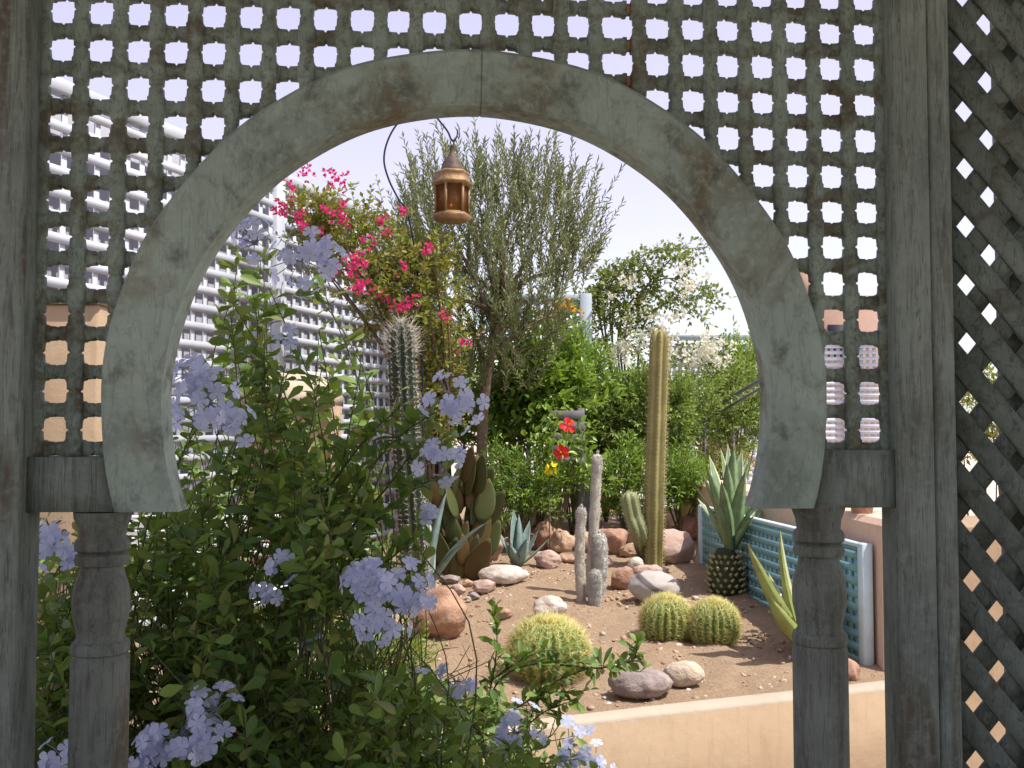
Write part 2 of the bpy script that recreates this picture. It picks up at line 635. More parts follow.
M["climber_leaf"] = mat_leaf("climber_leaf", [(0.089, 0.135, 0.036), (0.163, 0.230, 0.049), (0.252, 0.297, 0.067), (0.134, 0.135, 0.061)], 0.3)
M["olive_leaf"] = mat_leaf("olive_leaf", [(0.127, 0.154, 0.061), (0.187, 0.209, 0.094), (0.275, 0.292, 0.163), (0.160, 0.182, 0.069)], 0.2, None, 0.45)
M["magenta"] = mat_leaf("magenta_bract", [(0.50, 0.03, 0.14), (0.62, 0.045, 0.19), (0.56, 0.04, 0.12)], 0.35, (0.7, 0.05, 0.2), 0.6, 0.1)
M["white_petal"] = mat_leaf("cream_white_bract", [(0.74, 0.73, 0.62), (0.82, 0.81, 0.74)], 0.35, (0.85, 0.82, 0.66), 0.6, 0.1)
M["orange_petal"] = mat_leaf("orange_yellow_petal", [(0.70, 0.33, 0.03), (0.78, 0.45, 0.05)], 0.35, (0.85, 0.45, 0.05), 0.6, 0.1)
M["red_petal"] = mat_leaf("red_hibiscus_petal", [(0.70, 0.03, 0.03), (0.78, 0.06, 0.05)], 0.3, (0.85, 0.06, 0.04), 0.5, 0.2)
M["yellow_petal"] = mat_leaf("yellow_petal", [(0.78, 0.62, 0.02), (0.82, 0.70, 0.05)], 0.3, (0.9, 0.75, 0.05), 0.5, 0.2)
M["pink_petal"] = mat_leaf("pink_petal", [(0.62, 0.22, 0.33), (0.72, 0.36, 0.45)], 0.3, (0.8, 0.4, 0.5), 0.5, 0.2)
M["agave_green"] = mat_plain("agave_green", (0.17, 0.25, 0.12), 0.5, 0.4, 0.28, 14.0)
M["agave_edge"] = mat_plain("agave_cream_margin", (0.58, 0.57, 0.38), 0.5, 0.35, 0.15, 14.0)
M["agave_blue"] = mat_plain("agave_blue_green", (0.20, 0.29, 0.255), 0.55, 0.35, 0.2, 14.0)
M["agave_blue_edge"] = mat_plain("agave_grey_margin", (0.42, 0.44, 0.36), 0.55, 0.35, 0.15, 14.0)
M["agave_lime"] = mat_plain("agave_yellow_green", (0.26, 0.30, 0.09), 0.5, 0.4, 0.2, 14.0)
M["leaf_scar"] = mat_plain("leaf_stub", (0.36, 0.33, 0.15), 0.7, 0.2, 0.25, 20.0)
M["agave_trunk"] = mat_plain("agave_trunk", (0.05, 0.06, 0.03), 0.8, 0.2, 0.3, 20.0)
M["cactus_dark"] = mat_plain("dark_cactus_skin", (0.026, 0.038, 0.022), 0.65, 0.3, 0.3, 18.0)
M["cactus_olive"] = mat_plain("olive_cactus_skin", (0.28, 0.25, 0.095), 0.6, 0.3, 0.22, 9.0)
M["cactus_arm"] = mat_plain("grey_green_cactus_skin", (0.22, 0.24, 0.11), 0.6, 0.3, 0.22, 9.0)
M["cactus_barrel"] = mat_plain("barrel_cactus_skin", (0.17, 0.24, 0.06), 0.55, 0.3, 0.2, 9.0)
M["cactus_grey"] = mat_plain("woolly_cactus_skin", (0.46, 0.42, 0.34), 0.9, 0.1, 0.25, 25.0, 0.4)
M["cactus_white"] = mat_plain("white_woolly_skin", (0.66, 0.64, 0.59), 0.9, 0.1, 0.15, 25.0, 0.4)
M["spine_white"] = mat_leaf("pale_spines", [(0.50, 0.45, 0.37), (0.66, 0.60, 0.50)], 0.15, (0.7, 0.6, 0.5))
M["spine_gold"] = mat_leaf("golden_spines", [(0.58, 0.52, 0.12), (0.74, 0.68, 0.24), (0.80, 0.76, 0.42), (0.50, 0.38, 0.12)], 0.3, (0.85, 0.78, 0.28))
M["spine_tan"] = mat_leaf("tan_spines", [(0.42, 0.34, 0.15), (0.55, 0.47, 0.24)], 0.2, (0.6, 0.5, 0.25))
M["wool_yellow"] = mat_plain("yellow_wool", (0.62, 0.52, 0.10), 0.9, 0.1, 0.2, 60.0, 0.6)
M["wool_white"] = mat_leaf("white_wool", [(0.55, 0.52, 0.46), (0.70, 0.67, 0.61), (0.80, 0.78, 0.73)], 0.3, (0.7, 0.68, 0.62))


def mat_pad():
    m, nt, out = newmat("rusty_green_pad")
    v = coords(nt)
    n = noise_tex(nt, v, 11.0, 5, 0.6, 0.4)
    oi = nt.nodes.new("ShaderNodeObjectInfo")
    c = ramp(nt, [(0.0, (0.055, 0.075, 0.02)), (0.55, (0.08, 0.09, 0.028)), (0.85, (0.11, 0.055, 0.018)), (1.0, (0.05, 0.07, 0.026))], oi.outputs["Random"]).outputs[0]
    c2 = mix(nt, ramp(nt, [(0.5, 0.0), (0.7, 0.7)], n).outputs[0], c, (0.13, 0.06, 0.02))
    principled(nt, out, c2, 0.6, 0.3, bump(nt, n, 0.2, 0.01))
    return m


M["pad"] = mat_pad()

# ---------------------------------------------------------------- world, sun, camera
SUN_EL, SUN_DIR = R(62), unit((0.93, -0.36, 0))
w = bpy.data.worlds.new("World")
SC.world = w
w.use_nodes = True
nt = w.node_tree
bg = nt.nodes["Background"]
sky = nt.nodes.new("ShaderNodeTexSky")
sky.sky_type = "NISHITA"
sky.sun_disc = False
sky.sun_elevation = SUN_EL
sky.sun_rotation = math.atan2(SUN_DIR[0], SUN_DIR[1])
sky.altitude = 400
sky.air_density = 1.4
sky.dust_density = 1.6
sky.ozone_density = 2.0
hs = nt.nodes.new("ShaderNodeHueSaturation")
hs.inputs["Saturation"].default_value = 0.60
hs.inputs["Hue"].default_value = 0.58
gm = nt.nodes.new("ShaderNodeGamma")
gm.inputs["Gamma"].default_value = 0.74
nt.links.new(sky.outputs[0], gm.inputs["Color"])
nt.links.new(gm.outputs[0], hs.inputs["Color"])
nt.links.new(hs.outputs[0], bg.inputs["Color"])
bg.inputs["Strength"].default_value = 0.15
sd = bpy.data.lights.new("sun", "SUN")
sd.energy = 2.6
sd.angle = R(0.53)
sd.color = (1.0, 0.955, 0.88)
so = bpy.data.objects.new("sun", sd)
COL.objects.link(so)
to_sun = Vector((SUN_DIR[0] * math.cos(SUN_EL), SUN_DIR[1] * math.cos(SUN_EL), math.sin(SUN_EL)))
so.rotation_euler = to_sun.to_track_quat("Z", "Y").to_euler()
so.location = (6, -3, 12)
cd = bpy.data.cameras.new("camera")
cd.sensor_width = 36
cd.lens = 36 * F / 1024
cd.clip_start = 0.05
cd.clip_end = 2000
co = bpy.data.objects.new("camera", cd)
COL.objects.link(co)
co.location = EYE
co.rotation_euler = (R(90) + PITCH, 0, 0)
SC.camera = co
vs = SC.view_settings
vs.view_transform = "Standard"
vs.look = "None"
vs.exposure = 1.22
vs.gamma = 1
SC.cycles.max_bounces = 7
SC.cycles.diffuse_bounces = 3
SC.cycles.transparent_max_bounces = 12

# ---------------------------------------------------------------- ground
g = MB()
for (x0, x1, y0, y1) in ((-400, 400, -400, 900),):
    g.add([(x0, y0, 0), (x1, y0, 0), (x1, y1, 0), (x0, y1, 0)], [(0, 1, 2, 3)])
tag(g.build("ground", M["floor"]), kind="structure")

# ---------------------------------------------------------------- pavilion screen (local frame: x along the screen, y away from the camera, z up)
YL, YR = 1.45, 1.534
PL = at(61, 384, YL)
PR = at(866, 384, YR)
yaw = math.atan2(PR[1] - PL[1], PR[0] - PL[0])
UX = np.array((math.cos(yaw), math.sin(yaw), 0))
DY = np.array((-math.sin(yaw), math.cos(yaw), 0))      # away from the camera
O = np.array((PL[0], PL[1], 0.0))


def scr(px, py, depth=0.0):
    """(u, z) of the pixel on the screen's plane, shifted by depth away from the camera"""
    d = ray(px, py)
    o = O + DY * depth
    t = np.dot(o - EYE, DY) / np.dot(d, DY)
    p = EYE + d * t
    return float(np.dot(p - O, UX)), float(p[2])


pav = thing("garden_pavilion", "weathered grey-green pavilion front with square lattice and a horseshoe arch", "pavilion", O, yaw)
TOPZ = 2.50
# lattice spacing
uA, _ = scr(61.5, 8)
uB, _ = scr(866, 34)
PU = (uB - uA) / 22.0
zA = scr(61, 8)[1]
zB = scr(54, 430)[1]
PZ = (zA - zB) / 11.0
DEP_R = -0.028                     # ring face stands proud of the lattice, towards the camera
uc, zc = scr(466, 410, DEP_R)
ppm = 1.0 / abs(scr(467, 410, DEP_R)[0] - uc)
_l, _r = scr(103, 405, DEP_R)[0], scr(829, 405, DEP_R)[0]
uc, RO = (_l + _r) / 2, (_r - _l) / 2
_l, _r = scr(162, 405, DEP_R)[0], scr(771, 405, DEP_R)[0]
RI = (_r - _l) / 2 * 1.006
RO *= 1.005
zc = scr(475, 47.5, DEP_R)[1] - RO
uc -= 0.003
RC = 0.5 * (RO + RI)
zbot = scr(80, 456)[1]             # bottom of the lattice (top of the impost blocks)


def halfw(t, p):
    """half width of a lattice strip at distance t (mod p) from a crossing"""
    a = abs((t + p / 2) % p - p / 2) / (p / 2)
    xs = (0, 0.36, 0.44, 0.52, 0.80, 0.90, 1.0)
    ys = (0.0120, 0.0128, 0.0128, 0.0108, 0.0102, 0.0102, 0.0064)
    return float(np.interp(a, xs, ys))


def strip(mb, horizontal, c, a, b, phase, p, d0, d1):
    """strip centred at c running a..b; phase = position of one crossing"""
    ks = []
    k0 = math.floor((a - phase) / p) - 1
    k1 = math.ceil((b - phase) / p) + 1
    for k in range(k0, k1 + 1):
        for fr in (-0.5, -0.45, -0.40, -0.26, -0.22, -0.18, 0, 0.18, 0.22, 0.26, 0.40, 0.45):
            t = phase + (k + fr) * p
            if a < t < b:
                ks.append(t)
    ks = [a] + ks + [b]
    v = []
    jit = random.uniform(-0.0012, 0.0012)
    for t in ks:
        h = halfw(t - phase, p)
        for s in (-h, h):
            for d, q in ((d0, 0.0018), (d0 + 0.003, 0), (d1, 0)):
                e = s - math.copysign(q, s) + jit
                v.append((t, d, c + e) if horizontal else (c + e, d, t))
    f = []
    n = len(ks)
    for i in range(n - 1):
        A, B = 6 * i, 6 * (i + 1)
        ring = (0, 1, 2, 5, 4, 3)
        for q in range(6):
            r0, r1 = ring[q], ring[(q + 1) % 6]
            f.append((A + r0, A + r1, B + r1, B + r0))
    f.append((0, 3, 4, 5, 2, 1))
    e = 6 * (n - 1)
    f.append((e, e + 1, e + 2, e + 5, e + 4, e + 3))
    mb.add(v, f)


PUL = (scr(579, 27)[0] - uA) / 14.0
uR = scr(658, 27)[0]
PUR = (uB - uR) / 6.0
ubars_l = [uA + (i - 0.5) * PUL for i in range(0, 16)]
ubars_r = [uR + (i - 0.5) * PUR for i in range(0, 8)]
ubars = ubars_l + ubars_r          # strip centres, between hole centres
zrow0 = zB - 0.5 * PZ                                         # strip below hole row 0
zbars = [zrow0 + j * PZ for j in range(0, 24) if zrow0 + j * PZ < TOPZ - 0.05]
u_split0, u_split1 = scr(628, 60)[0], scr(632, 60)[0]
u_l0, u_r1 = scr(26, 330)[0], scr(894, 330)[0]


def spans(lo, hi, c, cc, oc):
    """parts of lo..hi outside the arch circle, for a strip at c (circle centre cc across, oc along)"""
    h2 = RC * RC - (c - cc) ** 2
    if h2 <= 0:
        return [(lo, hi)]
    h = math.sqrt(h2)
    out = []
    if oc - h > lo:
        out.append((lo, min(hi, oc - h)))
    if oc + h < hi:
        out.append((max(lo, oc + h), hi))
    return out


for which in (0, 1):
    mb = MB()
    lo, hi = (u_l0, u_split0) if which == 0 else (u_split1, u_r1)
    for u in (ubars_l if which == 0 else ubars_r):
        if not (lo - 0.004 < u < hi + 0.004):
            continue
        for a, b in spans(zbot, TOPZ, u, uc, zc):
            if b - a > 0.01 and not (abs(u - uc) < RI * 0.97 and b < zc):
                strip(mb, False, u, a, b, zrow0, PZ, 0.0, 0.013)
    for z in zbars:
        for a, b in spans(lo, hi, z, zc, uc):
            if b - a > 0.01:
                strip(mb, True, z, a, b, (ubars_l if which == 0 else ubars_r)[0], PUL if which == 0 else PUR, 0.0075, 0.022)
    mb.build("lattice_panel", M["paint_lattice"], pav)
# snapped raw ends along the gap between the two panels
for z in zbars:
    if (z - zc) ** 2 + (u_split0 - uc) ** 2 > RO * RO and z < TOPZ - 0.1:
        mb = MB()
        mb.box((u_split0 + 0.0025, 0.0145, z), (0.007, 0.0130, 0.0150))
        mb.build("broken_lattice_end", M["broken"], pav)

# horseshoe arch ring, four lengths of timber with hairline joints
mb = MB()
end_l = math.asin((scr(180, 512, DEP_R)[1] - zc) / RI)
a0, a1 = end_l, PI - end_l
d0, d1 = DEP_R, DEP_R + 0.060
joints = [R(88.6)]
ths = list(np.linspace(a0, a1, 120))
for jt in joints:
    if a0 < jt < a1:
        ths += [jt - 0.0022, jt - 0.0016, jt, jt + 0.0016, jt + 0.0022]
ths = sorted(ths)
v, f = [], []
for th in ths:
    gr = 0.0015 if any(abs(th - jt) < 0.0018 for jt in joints) else 0.0
    wob = 0.0012 * math.sin(th * 7.0) + 0.0008 * math.sin(th * 17.0)
    pr = [(RI + gr + wob * .5, d0 + 0.004 + gr), (RI + 0.005 + wob * .5, d0 + gr), (RO - 0.006 + wob, d0 + gr), (RO - gr + wob, d0 + 0.006 + gr), (RO + wob, d1), (RI + gr + wob * .5, d1)]
    fr_ = (th - a0) / (a1 - a0)
    for r_, d_ in pr:
        e_ = math.asin((zc + RI * math.sin(end_l) - zc) / r_)
        t2 = e_ + (PI - 2 * e_) * fr_
        v.append((uc + r_ * math.cos(t2), d_, zc + r_ * math.sin(t2)))
m_ = 6
for i in range(len(ths) - 1):
    for j in range(m_):
        j2 = (j + 1) % m_
        f.append((i * m_ + j, i * m_ + j2, (i + 1) * m_ + j2, (i + 1) * m_ + j))
f.append(tuple(range(m_))[::-1])
f.append(tuple((len(ths) - 1) * m_ + j for j in range(m_)))
mb.add(v, f)
smooth_by_angle(mb.build("horseshoe_arch", M["paint_arch"], pav), 30)

# impost blocks under the lattice, beside the feet of the arch
z_ring_end = zc + RI * math.sin(end_l)
for side in (0, 1):
    mb = MB()
    if side == 0:
        ua, ub = scr(24, 480, -0.02)[0], uc - RO * 0.985
        z0, z1 = z_ring_end, scr(60, 457, -0.02)[1]
    else:
        ua, ub = uc + RO * 0.985, scr(896, 480, -0.02)[0]
        z0, z1 = z_ring_end, scr(850, 450, -0.02)[1]
    # outline follows the ring's outer curve
    arc = []
    for i in range(9):
        z = z0 + (z1 - z0) * i / 8
        h = math.sqrt(max(RO * RO - (z - zc) ** 2, 0)) * 0.999
        arc.append((uc - h if side == 0 else uc + h, z))
    if side == 0:
        ol = [(ua, z0)] + arc + [(ua, z1)]
    else:
        ol = arc[::-1] + [(ub, z0), (ub, z1)]
        ol = [(ub, z1)] + arc[::-1] + [(ub, z0)]
    mb.poly_ext(ol, -0.020, 0.05)
    mb.build("impost_block", M["paint_post"], pav)

# turned columns
for cx, top, half in ((103, 512, 28.5), (818, 503, 26)):
    uc_, zt = scr(cx, top, 0.015)
    k = abs(scr(cx + 1, top, 0.015)[0] - uc_)       # metres per pixel here

    def zz(py):
        return scr(cx, py, 0.015)[1]
    s = half / 28.5
    prof = [(28.5, 0.0), (28.5, zz(top + 146)), (26.5, zz(top + 141)), (28.3, zz(top + 139)), (28.8, zz(top + 133)), (27.5, zz(top + 129)),
            (24.4, zz(top + 127)), (22.8, zz(top + 123)), (24.8, zz(top + 114)), (27.8, zz(top + 100)), (28.2, zz(top + 88)), (26.5, zz(top + 74)),
            (22.6, zz(top + 62)), (20.6, zz(top + 53)), (25.6, zz(top + 52)), (27.0, zz(top + 47)), (25.6, zz(top + 42)), (22.4, zz(top + 40)), (26.4, zz(top + 37)), (27.0, zz(top + 32)),
            (25.5, zz(top + 28)), (22.6, zz(top + 25)), (23.8, zz(top + 16)), (27.6, zz(top + 6)), (28.2, zz(top + 1)), (28.2, zt + 0.001)]
    mb = MB()
    mb.lathe((uc_, 0.015, 0), [(r_ * s * k if z_ > 0 else 28.5 * s * k, z_) for r_, z_ in prof], 40)
    smooth_by_angle(mb.build("column", M["paint_column_shaded"], pav), 35)

# posts
mb = MB()
ul = scr(21, 384, -0.045)[0]
mb.cbox((ul - 0.055, -0.005, 1.26), (0.11, 0.08, 2.52), 0.004)
mb.build("post", M["paint_post"], pav)
mb = MB()
ur0, ur1, ur2 = scr(897, 384, -0.03)[0], scr(934, 384, -0.03)[0], scr(957, 384, -0.03)[0]
mb.cbox(((ur0 + ur1) / 2, 0.002, 1.26), (ur1 - ur0, 0.064, 2.52), 0.004)
mb.cbox(((ur1 + ur2) / 2 + 0.001, 0.006, 1.26), (ur2 - ur1, 0.066, 2.518), 0.005)
mb.build("post", M["paint_post"], pav)
for px0, px1 in ((21, 30), (889, 897)):
    mb = MB()
    a_, b_ = scr(px0, 330, 0)[0], scr(px1, 330, 0)[0]
    mb.box(((a_ + b_) / 2, 0.014, (zbot + TOPZ) / 2), (b_ - a_, 0.030, TOPZ - zbot))
    mb.build("edge_strip", M["paint_post"], pav)
mb = MB()
mb.cbox((0.6, 0.01, TOPZ + 0.07), (1.9, 0.10, 0.12), 0.005)
mb.build("head_beam", M["paint_post"], pav)
# the pavilion's boarded roof overhead and its rear posts
mb = MB()
mb.cbox((1.12, -1.57, 2.78), (3.9, 3.98, 0.06), 0.01)
for i in range(6):
    mb.box((-0.70 + i * 0.72, -1.57, 2.70), (0.06, 3.9, 0.10))
mb.build("roof", M["dark_roof"], pav)
for uu, yy in ((-0.7, -3.4), (2.9, -3.4), (2.9, 0.2)):
    mb = MB()
    mb.cbox((uu, yy, 1.32), (0.10, 0.10, 2.64), 0.005)
    mb.build("post", M["paint_post"], pav)

mb = MB()
mb.box((1.05, -1.7, 0.02), (3.9, 3.3, 0.04))  # unseen floor, added dark to cut light bounced up onto the columns
mb.build("bounce_cut_floor", mat_plain("dark_bounce_cut_floor", (0.10, 0.09, 0.075), 0.7), pav)


def light_cut_lattice(o_, ax, L_, z0_, z1_, p_, w_):  # unseen lattice behind the camera, added to cut the light reaching the screen
    mb_ = MB()
    ax = np.asarray(ax, float)
    Mx = np.stack((ax, np.cross((0, 0, 1.0), ax), (0, 0, 1.0)), 1)
    x_ = p_ / 2
    while x_ < L_:
        mb_.box(np.asarray(o_) + ax * x_ + (0, 0, (z0_ + z1_) / 2), (w_, 0.012, z1_ - z0_), Mx)
        x_ += p_
    z_ = z0_ + p_ / 2
    while z_ < z1_:
        mb_.box(np.asarray(o_) + ax * L_ / 2 + (0, 0, z_) + np.cross((0, 0, 1.0), ax) * 0.0125, (L_, 0.012, w_), Mx)
        z_ += p_
    return mb_.build("lattice_panel", M["paint_post"], pav)


light_cut_lattice((-0.65, -3.4, 0), (1, 0, 0), 3.5, 0.05, 1.15, 0.11, 0.06)  # added rear and sides, kept low so light still enters from above
light_cut_lattice((-0.72, -3.35, 0), (0, 1, 0), 2.9, 0.05, 1.15, 0.11, 0.06)
light_cut_lattice((2.9, -3.35, 0), (0, 1, 0), 3.4, 0.05, 1.15, 0.11, 0.06)

# diagonal trellis panel right of the post
tu0, tz0 = scr(956, 384, 0.0)
tp = O + UX * tu0
tyaw = yaw - R(7)
tre = thing("trellis_panel", "dark grey-green diagonal trellis panel at the right of the arch post", "trellis", tp, tyaw)
pxm = 1.535 / 1000
dv, du = 59.7 * pxm, 47 * pxm
slope = dv / du
W_T = 0.48
hv = 0.287 * dv
for lay in (0, 1):
    mb = MB()
    sgn = -1 if lay == 0 else 1
    dd0, dd1 = (0.0, 0.010) if lay == 0 else (0.010, 0.020)
    zref = 1.5 + (430 - 53) * pxm * 1.02           # a hole centre on the column nearest the post edge
    u_ref = 14.5 * pxm
    k = -60
    while k < 60:
        zc0 = zref + (k + 0.5) * dv - sgn * u_ref * slope      # strip centre height at u = 0
        za, zb_ = zc0, zc0 + sgn * slope * W_T
        lo, hi = min(za, zb_) - hv, max(za, zb_) + hv
        if hi > 0.05 and lo < 2.45:
            ua, ub = 0.0, W_T
            # clip the strip's length so it stays inside the frame
            if sgn < 0:
                ua = max(0.0, (za - 2.44) / slope)
                ub = min(W_T, (za - 0.06) / slope)
            else:
                ub = min(W_T, (2.44 - za) / slope)
                ua = max(0.0, (0.06 - za) / slope)
            if ub - ua > 0.02:
                z_a, z_b = za + sgn * slope * ua, za + sgn * slope * ub
                j = random.uniform(-0.0015, 0.0015)
                mb.poly_ext([(ua, z_a - hv + j), (ub, z_b - hv + j), (ub, z_b + hv + j), (ua, z_a + hv + j)], dd0, dd1)
        k += 1
    mb.build("trellis_strips", M["paint_trellis"], tre)
mb = MB()
mb.cbox((W_T / 2, 0.012, 2.47), (W_T, 0.04, 0.06), 0.003)
mb.cbox((W_T / 2, 0.012, 0.035), (W_T, 0.04, 0.06), 0.003)
mb.cbox((W_T + 0.02, 0.012, 1.25), (0.04, 0.04, 2.5), 0.003)
mb.cbox((0.128, 0.060, 1.25), (0.065, 0.04, 2.5), 0.003)
mb.build("frame", M["paint_trellis"], tre)

# ---------------------------------------------------------------- raised bed: soil, front wall, parapet
Wl = at(330, 757, 3.16)
zw = 0.50
d = ray(640, 716); Wa = EYE + d * ((zw - 1.5) / d[2])
d = ray(880, 688); Wb = EYE + d * ((zw - 1.5) / d[2])
wdir = unit((Wb - Wa) * (1, 1, 0))
wn = np.array((wdir[1], -wdir[0], 0))        # towards the camera
A_ = Wa - wdir * 2.6
B_ = Wb + wdir * 0.35
wyaw = math.atan2(wdir[1], wdir[0])
wl = thing("bed_wall", "low peach rendered wall with pale rounded top along the front of the bed", "wall", A_ * (1, 1, 0), wyaw)
Lw = np.linalg.norm((B_ - A_)[:2])
mb = MB()
mb.box((Lw / 2, 0.05, 0.243), (Lw, 0.10, 0.486))
mb.build("wall_body", M["peach"], wl)
mb = MB()
nseg = 60
prof = [(0.003, 0.482), (0.004, 0.492), (0.011, 0.500), (0.028, 0.504), (0.075, 0.505), (0.095, 0.499), (0.103, 0.484), (0.102, 0.40)]
v, f = [], []
for i in range(nseg + 1):
    x = Lw * i / nseg
    for y_, z_ in prof:
        nz = noise.noise(Vector((x * 2.1, y_ * 9, 0.3))) * 0.004
        v.append((x, y_ + nz * 0.6, z_ + nz))
m_ = len(prof)
for i in range(nseg):
    for j in range(m_ - 1):
        f.append((i * m_ + j, (i + 1) * m_ + j, (i + 1) * m_ + j + 1, i * m_ + j + 1))
mb.add(v, f)
mb.build("coping", M["peach_cap"], wl, smooth=True)

# parapet along the right side of the bed
Pa = np.array((1.56, 4.22, 0))
Pb = np.array((1.36, 7.6, 0))
pdir = unit(Pb - Pa)
pyaw = math.atan2(pdir[1], pdir[0])
pw = thing("parapet_wall", "thick pinkish rendered parapet running back along the right side of the bed", "wall", Pa, pyaw)
Lp = np.linalg.norm(Pb - Pa)
mb = MB()
mb.cbox((Lp / 2, -0.14, 0.56), (Lp, 0.28, 1.12), 0.025)
smooth_by_angle(mb.build("wall_body", M["pink_wall"], pw), 30)
mb = MB()
wa_ = Pa + wdir * 0.13
Mw = np.stack((wdir, np.cross((0, 0, 1.0), wdir), (0, 0, 1.0)), 1)
mb.cbox(wa_ + wdir * 1.45 + Mw[:, 1] * 0.13 + (0, 0, 0.545), (2.9, 0.26, 1.11), 0.025, Mw)
_o = mb.build("return_wall", M["peach"], None)
_o.parent = pw
_o.matrix_parent_inverse = pw.matrix_basis.inverted()
smooth_by_angle(_o, 30)

# soil surface of the bed
mb = MB()
nx, ny = 190, 260
xs = np.linspace(-3.2, 3.6, nx)
ys = np.linspace(2.9, 12.0, ny)
# keep the sheet behind the front wall: rows follow the wall's line and fan out to straight
v = np.empty((ny, nx, 3))
for i in range(ny):
    t = (i / (ny - 1)) ** 1.5
    yw = Wa[1] + (xs - Wa[0]) * (wdir[1] / wdir[0]) + 0.06
    yy = yw * (1 - t) + 12.0 * t
    v[i, :, 0] = xs
    v[i, :, 1] = yy
    for j in range(nx):
        y_ = yy[j]
        h = noise.noise(Vector((xs[j] * 2.3, y_ * 2.3, 0))) * 0.014 + noise.noise(Vector((xs[j] * 9, y_ * 9, 3))) * 0.013 + noise.noise(Vector((xs[j] * 24, y_ * 24, 7))) * 0.007 + abs(noise.noise(Vector((xs[j] * 5, y_ * 5, 11)))) * 0.014
        v[i, j, 2] = zsoil(y_) + h
idx = np.arange(nx * ny).reshape(ny, nx)
fc = np.stack((idx[:-1, :-1], idx[:-1, 1:], idx[1:, 1:], idx[1:, :-1]), -1).reshape(-1, 4)
# cut the sheet along the parapet so that it ends inside the wall
cen = v.reshape(-1, 3)[fc].mean(1)
lim = 1.56 + 0.12 - (cen[:, 1] - 4.22) * (0.20 / 3.38)
keep = (cen[:, 0] < lim) | (cen[:, 1] > 7.7)
mb.add(v.reshape(-1, 3), fc[keep])
tag(mb.build("soil", M["soil"], smooth=True), kind="structure")

# pale paving behind the bed, right of the tall cactus
mb = MB()
zp = 0.76
mb.add([(0.9, 8.5, zp), (3.6, 8.3, zp), (3.9, 12.5, zp), (1.3, 12.5, zp)], [(0, 1, 2, 3)])
tag(mb.build("path", M["path"]), kind="structure")

# pebbles and crumbs on the soil
mb = MB()
ico_v, ico_f = None, None
import bmesh
bm = bmesh.new()
bmesh.ops.create_icosphere(bm, subdivisions=1, radius=1)
ico_v = np.array([v_.co[:] for v_ in bm.verts])
ico_f = np.array([[q.index for q in f_.verts] for f_ in bm.faces])
bm.free()
cl = [soil(470, 590), soil(455, 585), soil(615, 600), soil(690, 600), soil(640, 640), soil(560, 570)]
for i in range(5200):
    if i < 480:
        c = cl[i % len(cl)] + np.array((random.gauss(0, 0.16), random.gauss(0, 0.2), 0))
    else:
        c = np.array((random.uniform(-1.2, 1.5), 3.5 + 4.2 * random.random() ** 1.3, 0))
    if c[1] < Wa[1] + (c[0] - Wa[0]) * (wdir[1] / wdir[0]) + 0.22:
        continue
    if c[0] > 1.54 - (c[1] - 4.22) * (0.20 / 3.38):
        continue
    c[2] = zsoil(c[1]) + 0.002
    s = 0.003 + 0.011 * random.random() ** 3.5 + (0.008 if i < 180 else 0)
    vv = ico_v * (s * random.uniform(0.7, 1.3), s * random.uniform(0.7, 1.3), s * random.uniform(0.5, 0.9))
    vv = vv * (1 + 0.25 * RNG.standard_normal((len(vv), 1)))
    mb.add(vv + c, ico_f, random.choice((0, 0, 1, 2)))
tag(mb.build("pebbles", [M["rock_peach"], M["rock_rust"], M["rock_white"]]), kind="stuff")

# ---------------------------------------------------------------- rocks
ROCK_PROTO = {}


def rock(px, py, wpx, hpx, mat, label, seed=0, kind="round", deep=None, sink=0.12, rot=None, group="stones lying in the cactus bed"):
    """px,py = where its base centre meets the soil in the picture; w,h in pixels"""
    p = soil(px, py)
    s = p[1] / F
    wx, hz = wpx * s, hpx * s
    bm = bmesh.new()
    bmesh.ops.create_icosphere(bm, subdivisions=4, radius=1)
    rnd = random.Random(seed * 7 + 5)
    off = Vector((rnd.uniform(-50, 50), rnd.uniform(-50, 50), rnd.uniform(-50, 50)))
    planes = []
    if kind == "angular":
        for _ in range(9):
            nrm = Vector((rnd.gauss(0, 1), rnd.gauss(0, 1), rnd.gauss(0, 0.8))).normalized()
            planes.append((nrm, rnd.uniform(0.62, 0.9)))
    for v_ in bm.verts:
        c = v_.co.copy()
        amp = 0.12 if kind == "flat" else 0.30
        c *= 1 + amp * noise.noise(c * 1.2 + off) + amp * 0.4 * noise.noise(c * 3 + off) + 0.05 * noise.noise(c * 6 + off) + 0.025 * noise.noise(c * 13 + off)
        for nrm, dd in planes:
            e = c.dot(nrm) - dd
            if e > 0:
                c -= nrm * e * 0.85
        v_.co = c
    # scale so that its real extent matches
    xs_ = [v_.co.x for v_ in bm.verts]
    zs_ = [v_.co.z for v_ in bm.verts]
    ys_ = [v_.co.y for v_ in bm.verts]
    dp = deep if deep else (0.75 * wx)
    fx, fy, fz = wx / (max(xs_) - min(xs_)), dp / (max(ys_) - min(ys_)), hz * (1 + sink) / (max(zs_) - min(zs_))
    zmin = min(zs_) * fz
    for v_ in bm.verts:
        v_.co = Vector((v_.co.x * fx, v_.co.y * fy, v_.co.z * fz - zmin - hz * sink))
    me = bpy.data.meshes.new("stone")
    bm.to_mesh(me)
    bm.free()
    me.polygons.foreach_set("use_smooth", np.ones(len(me.polygons), bool))
    if kind == "angular":
        try:
            me.set_sharp_from_angle(angle=R(38))
        except Exception:
            pass
    me.materials.append(M[mat])
    o = bpy.data.objects.new("stone", me)
    COL.objects.link(o)
    p[1] += dp * 0.42
    p[2] = zsoil(p[1])
    o.location = p
    o.rotation_euler = (0, 0, R(rnd.uniform(-12, 12)) if rot is None else R(rot))
    tag(o, label, "stone", group)
    return o


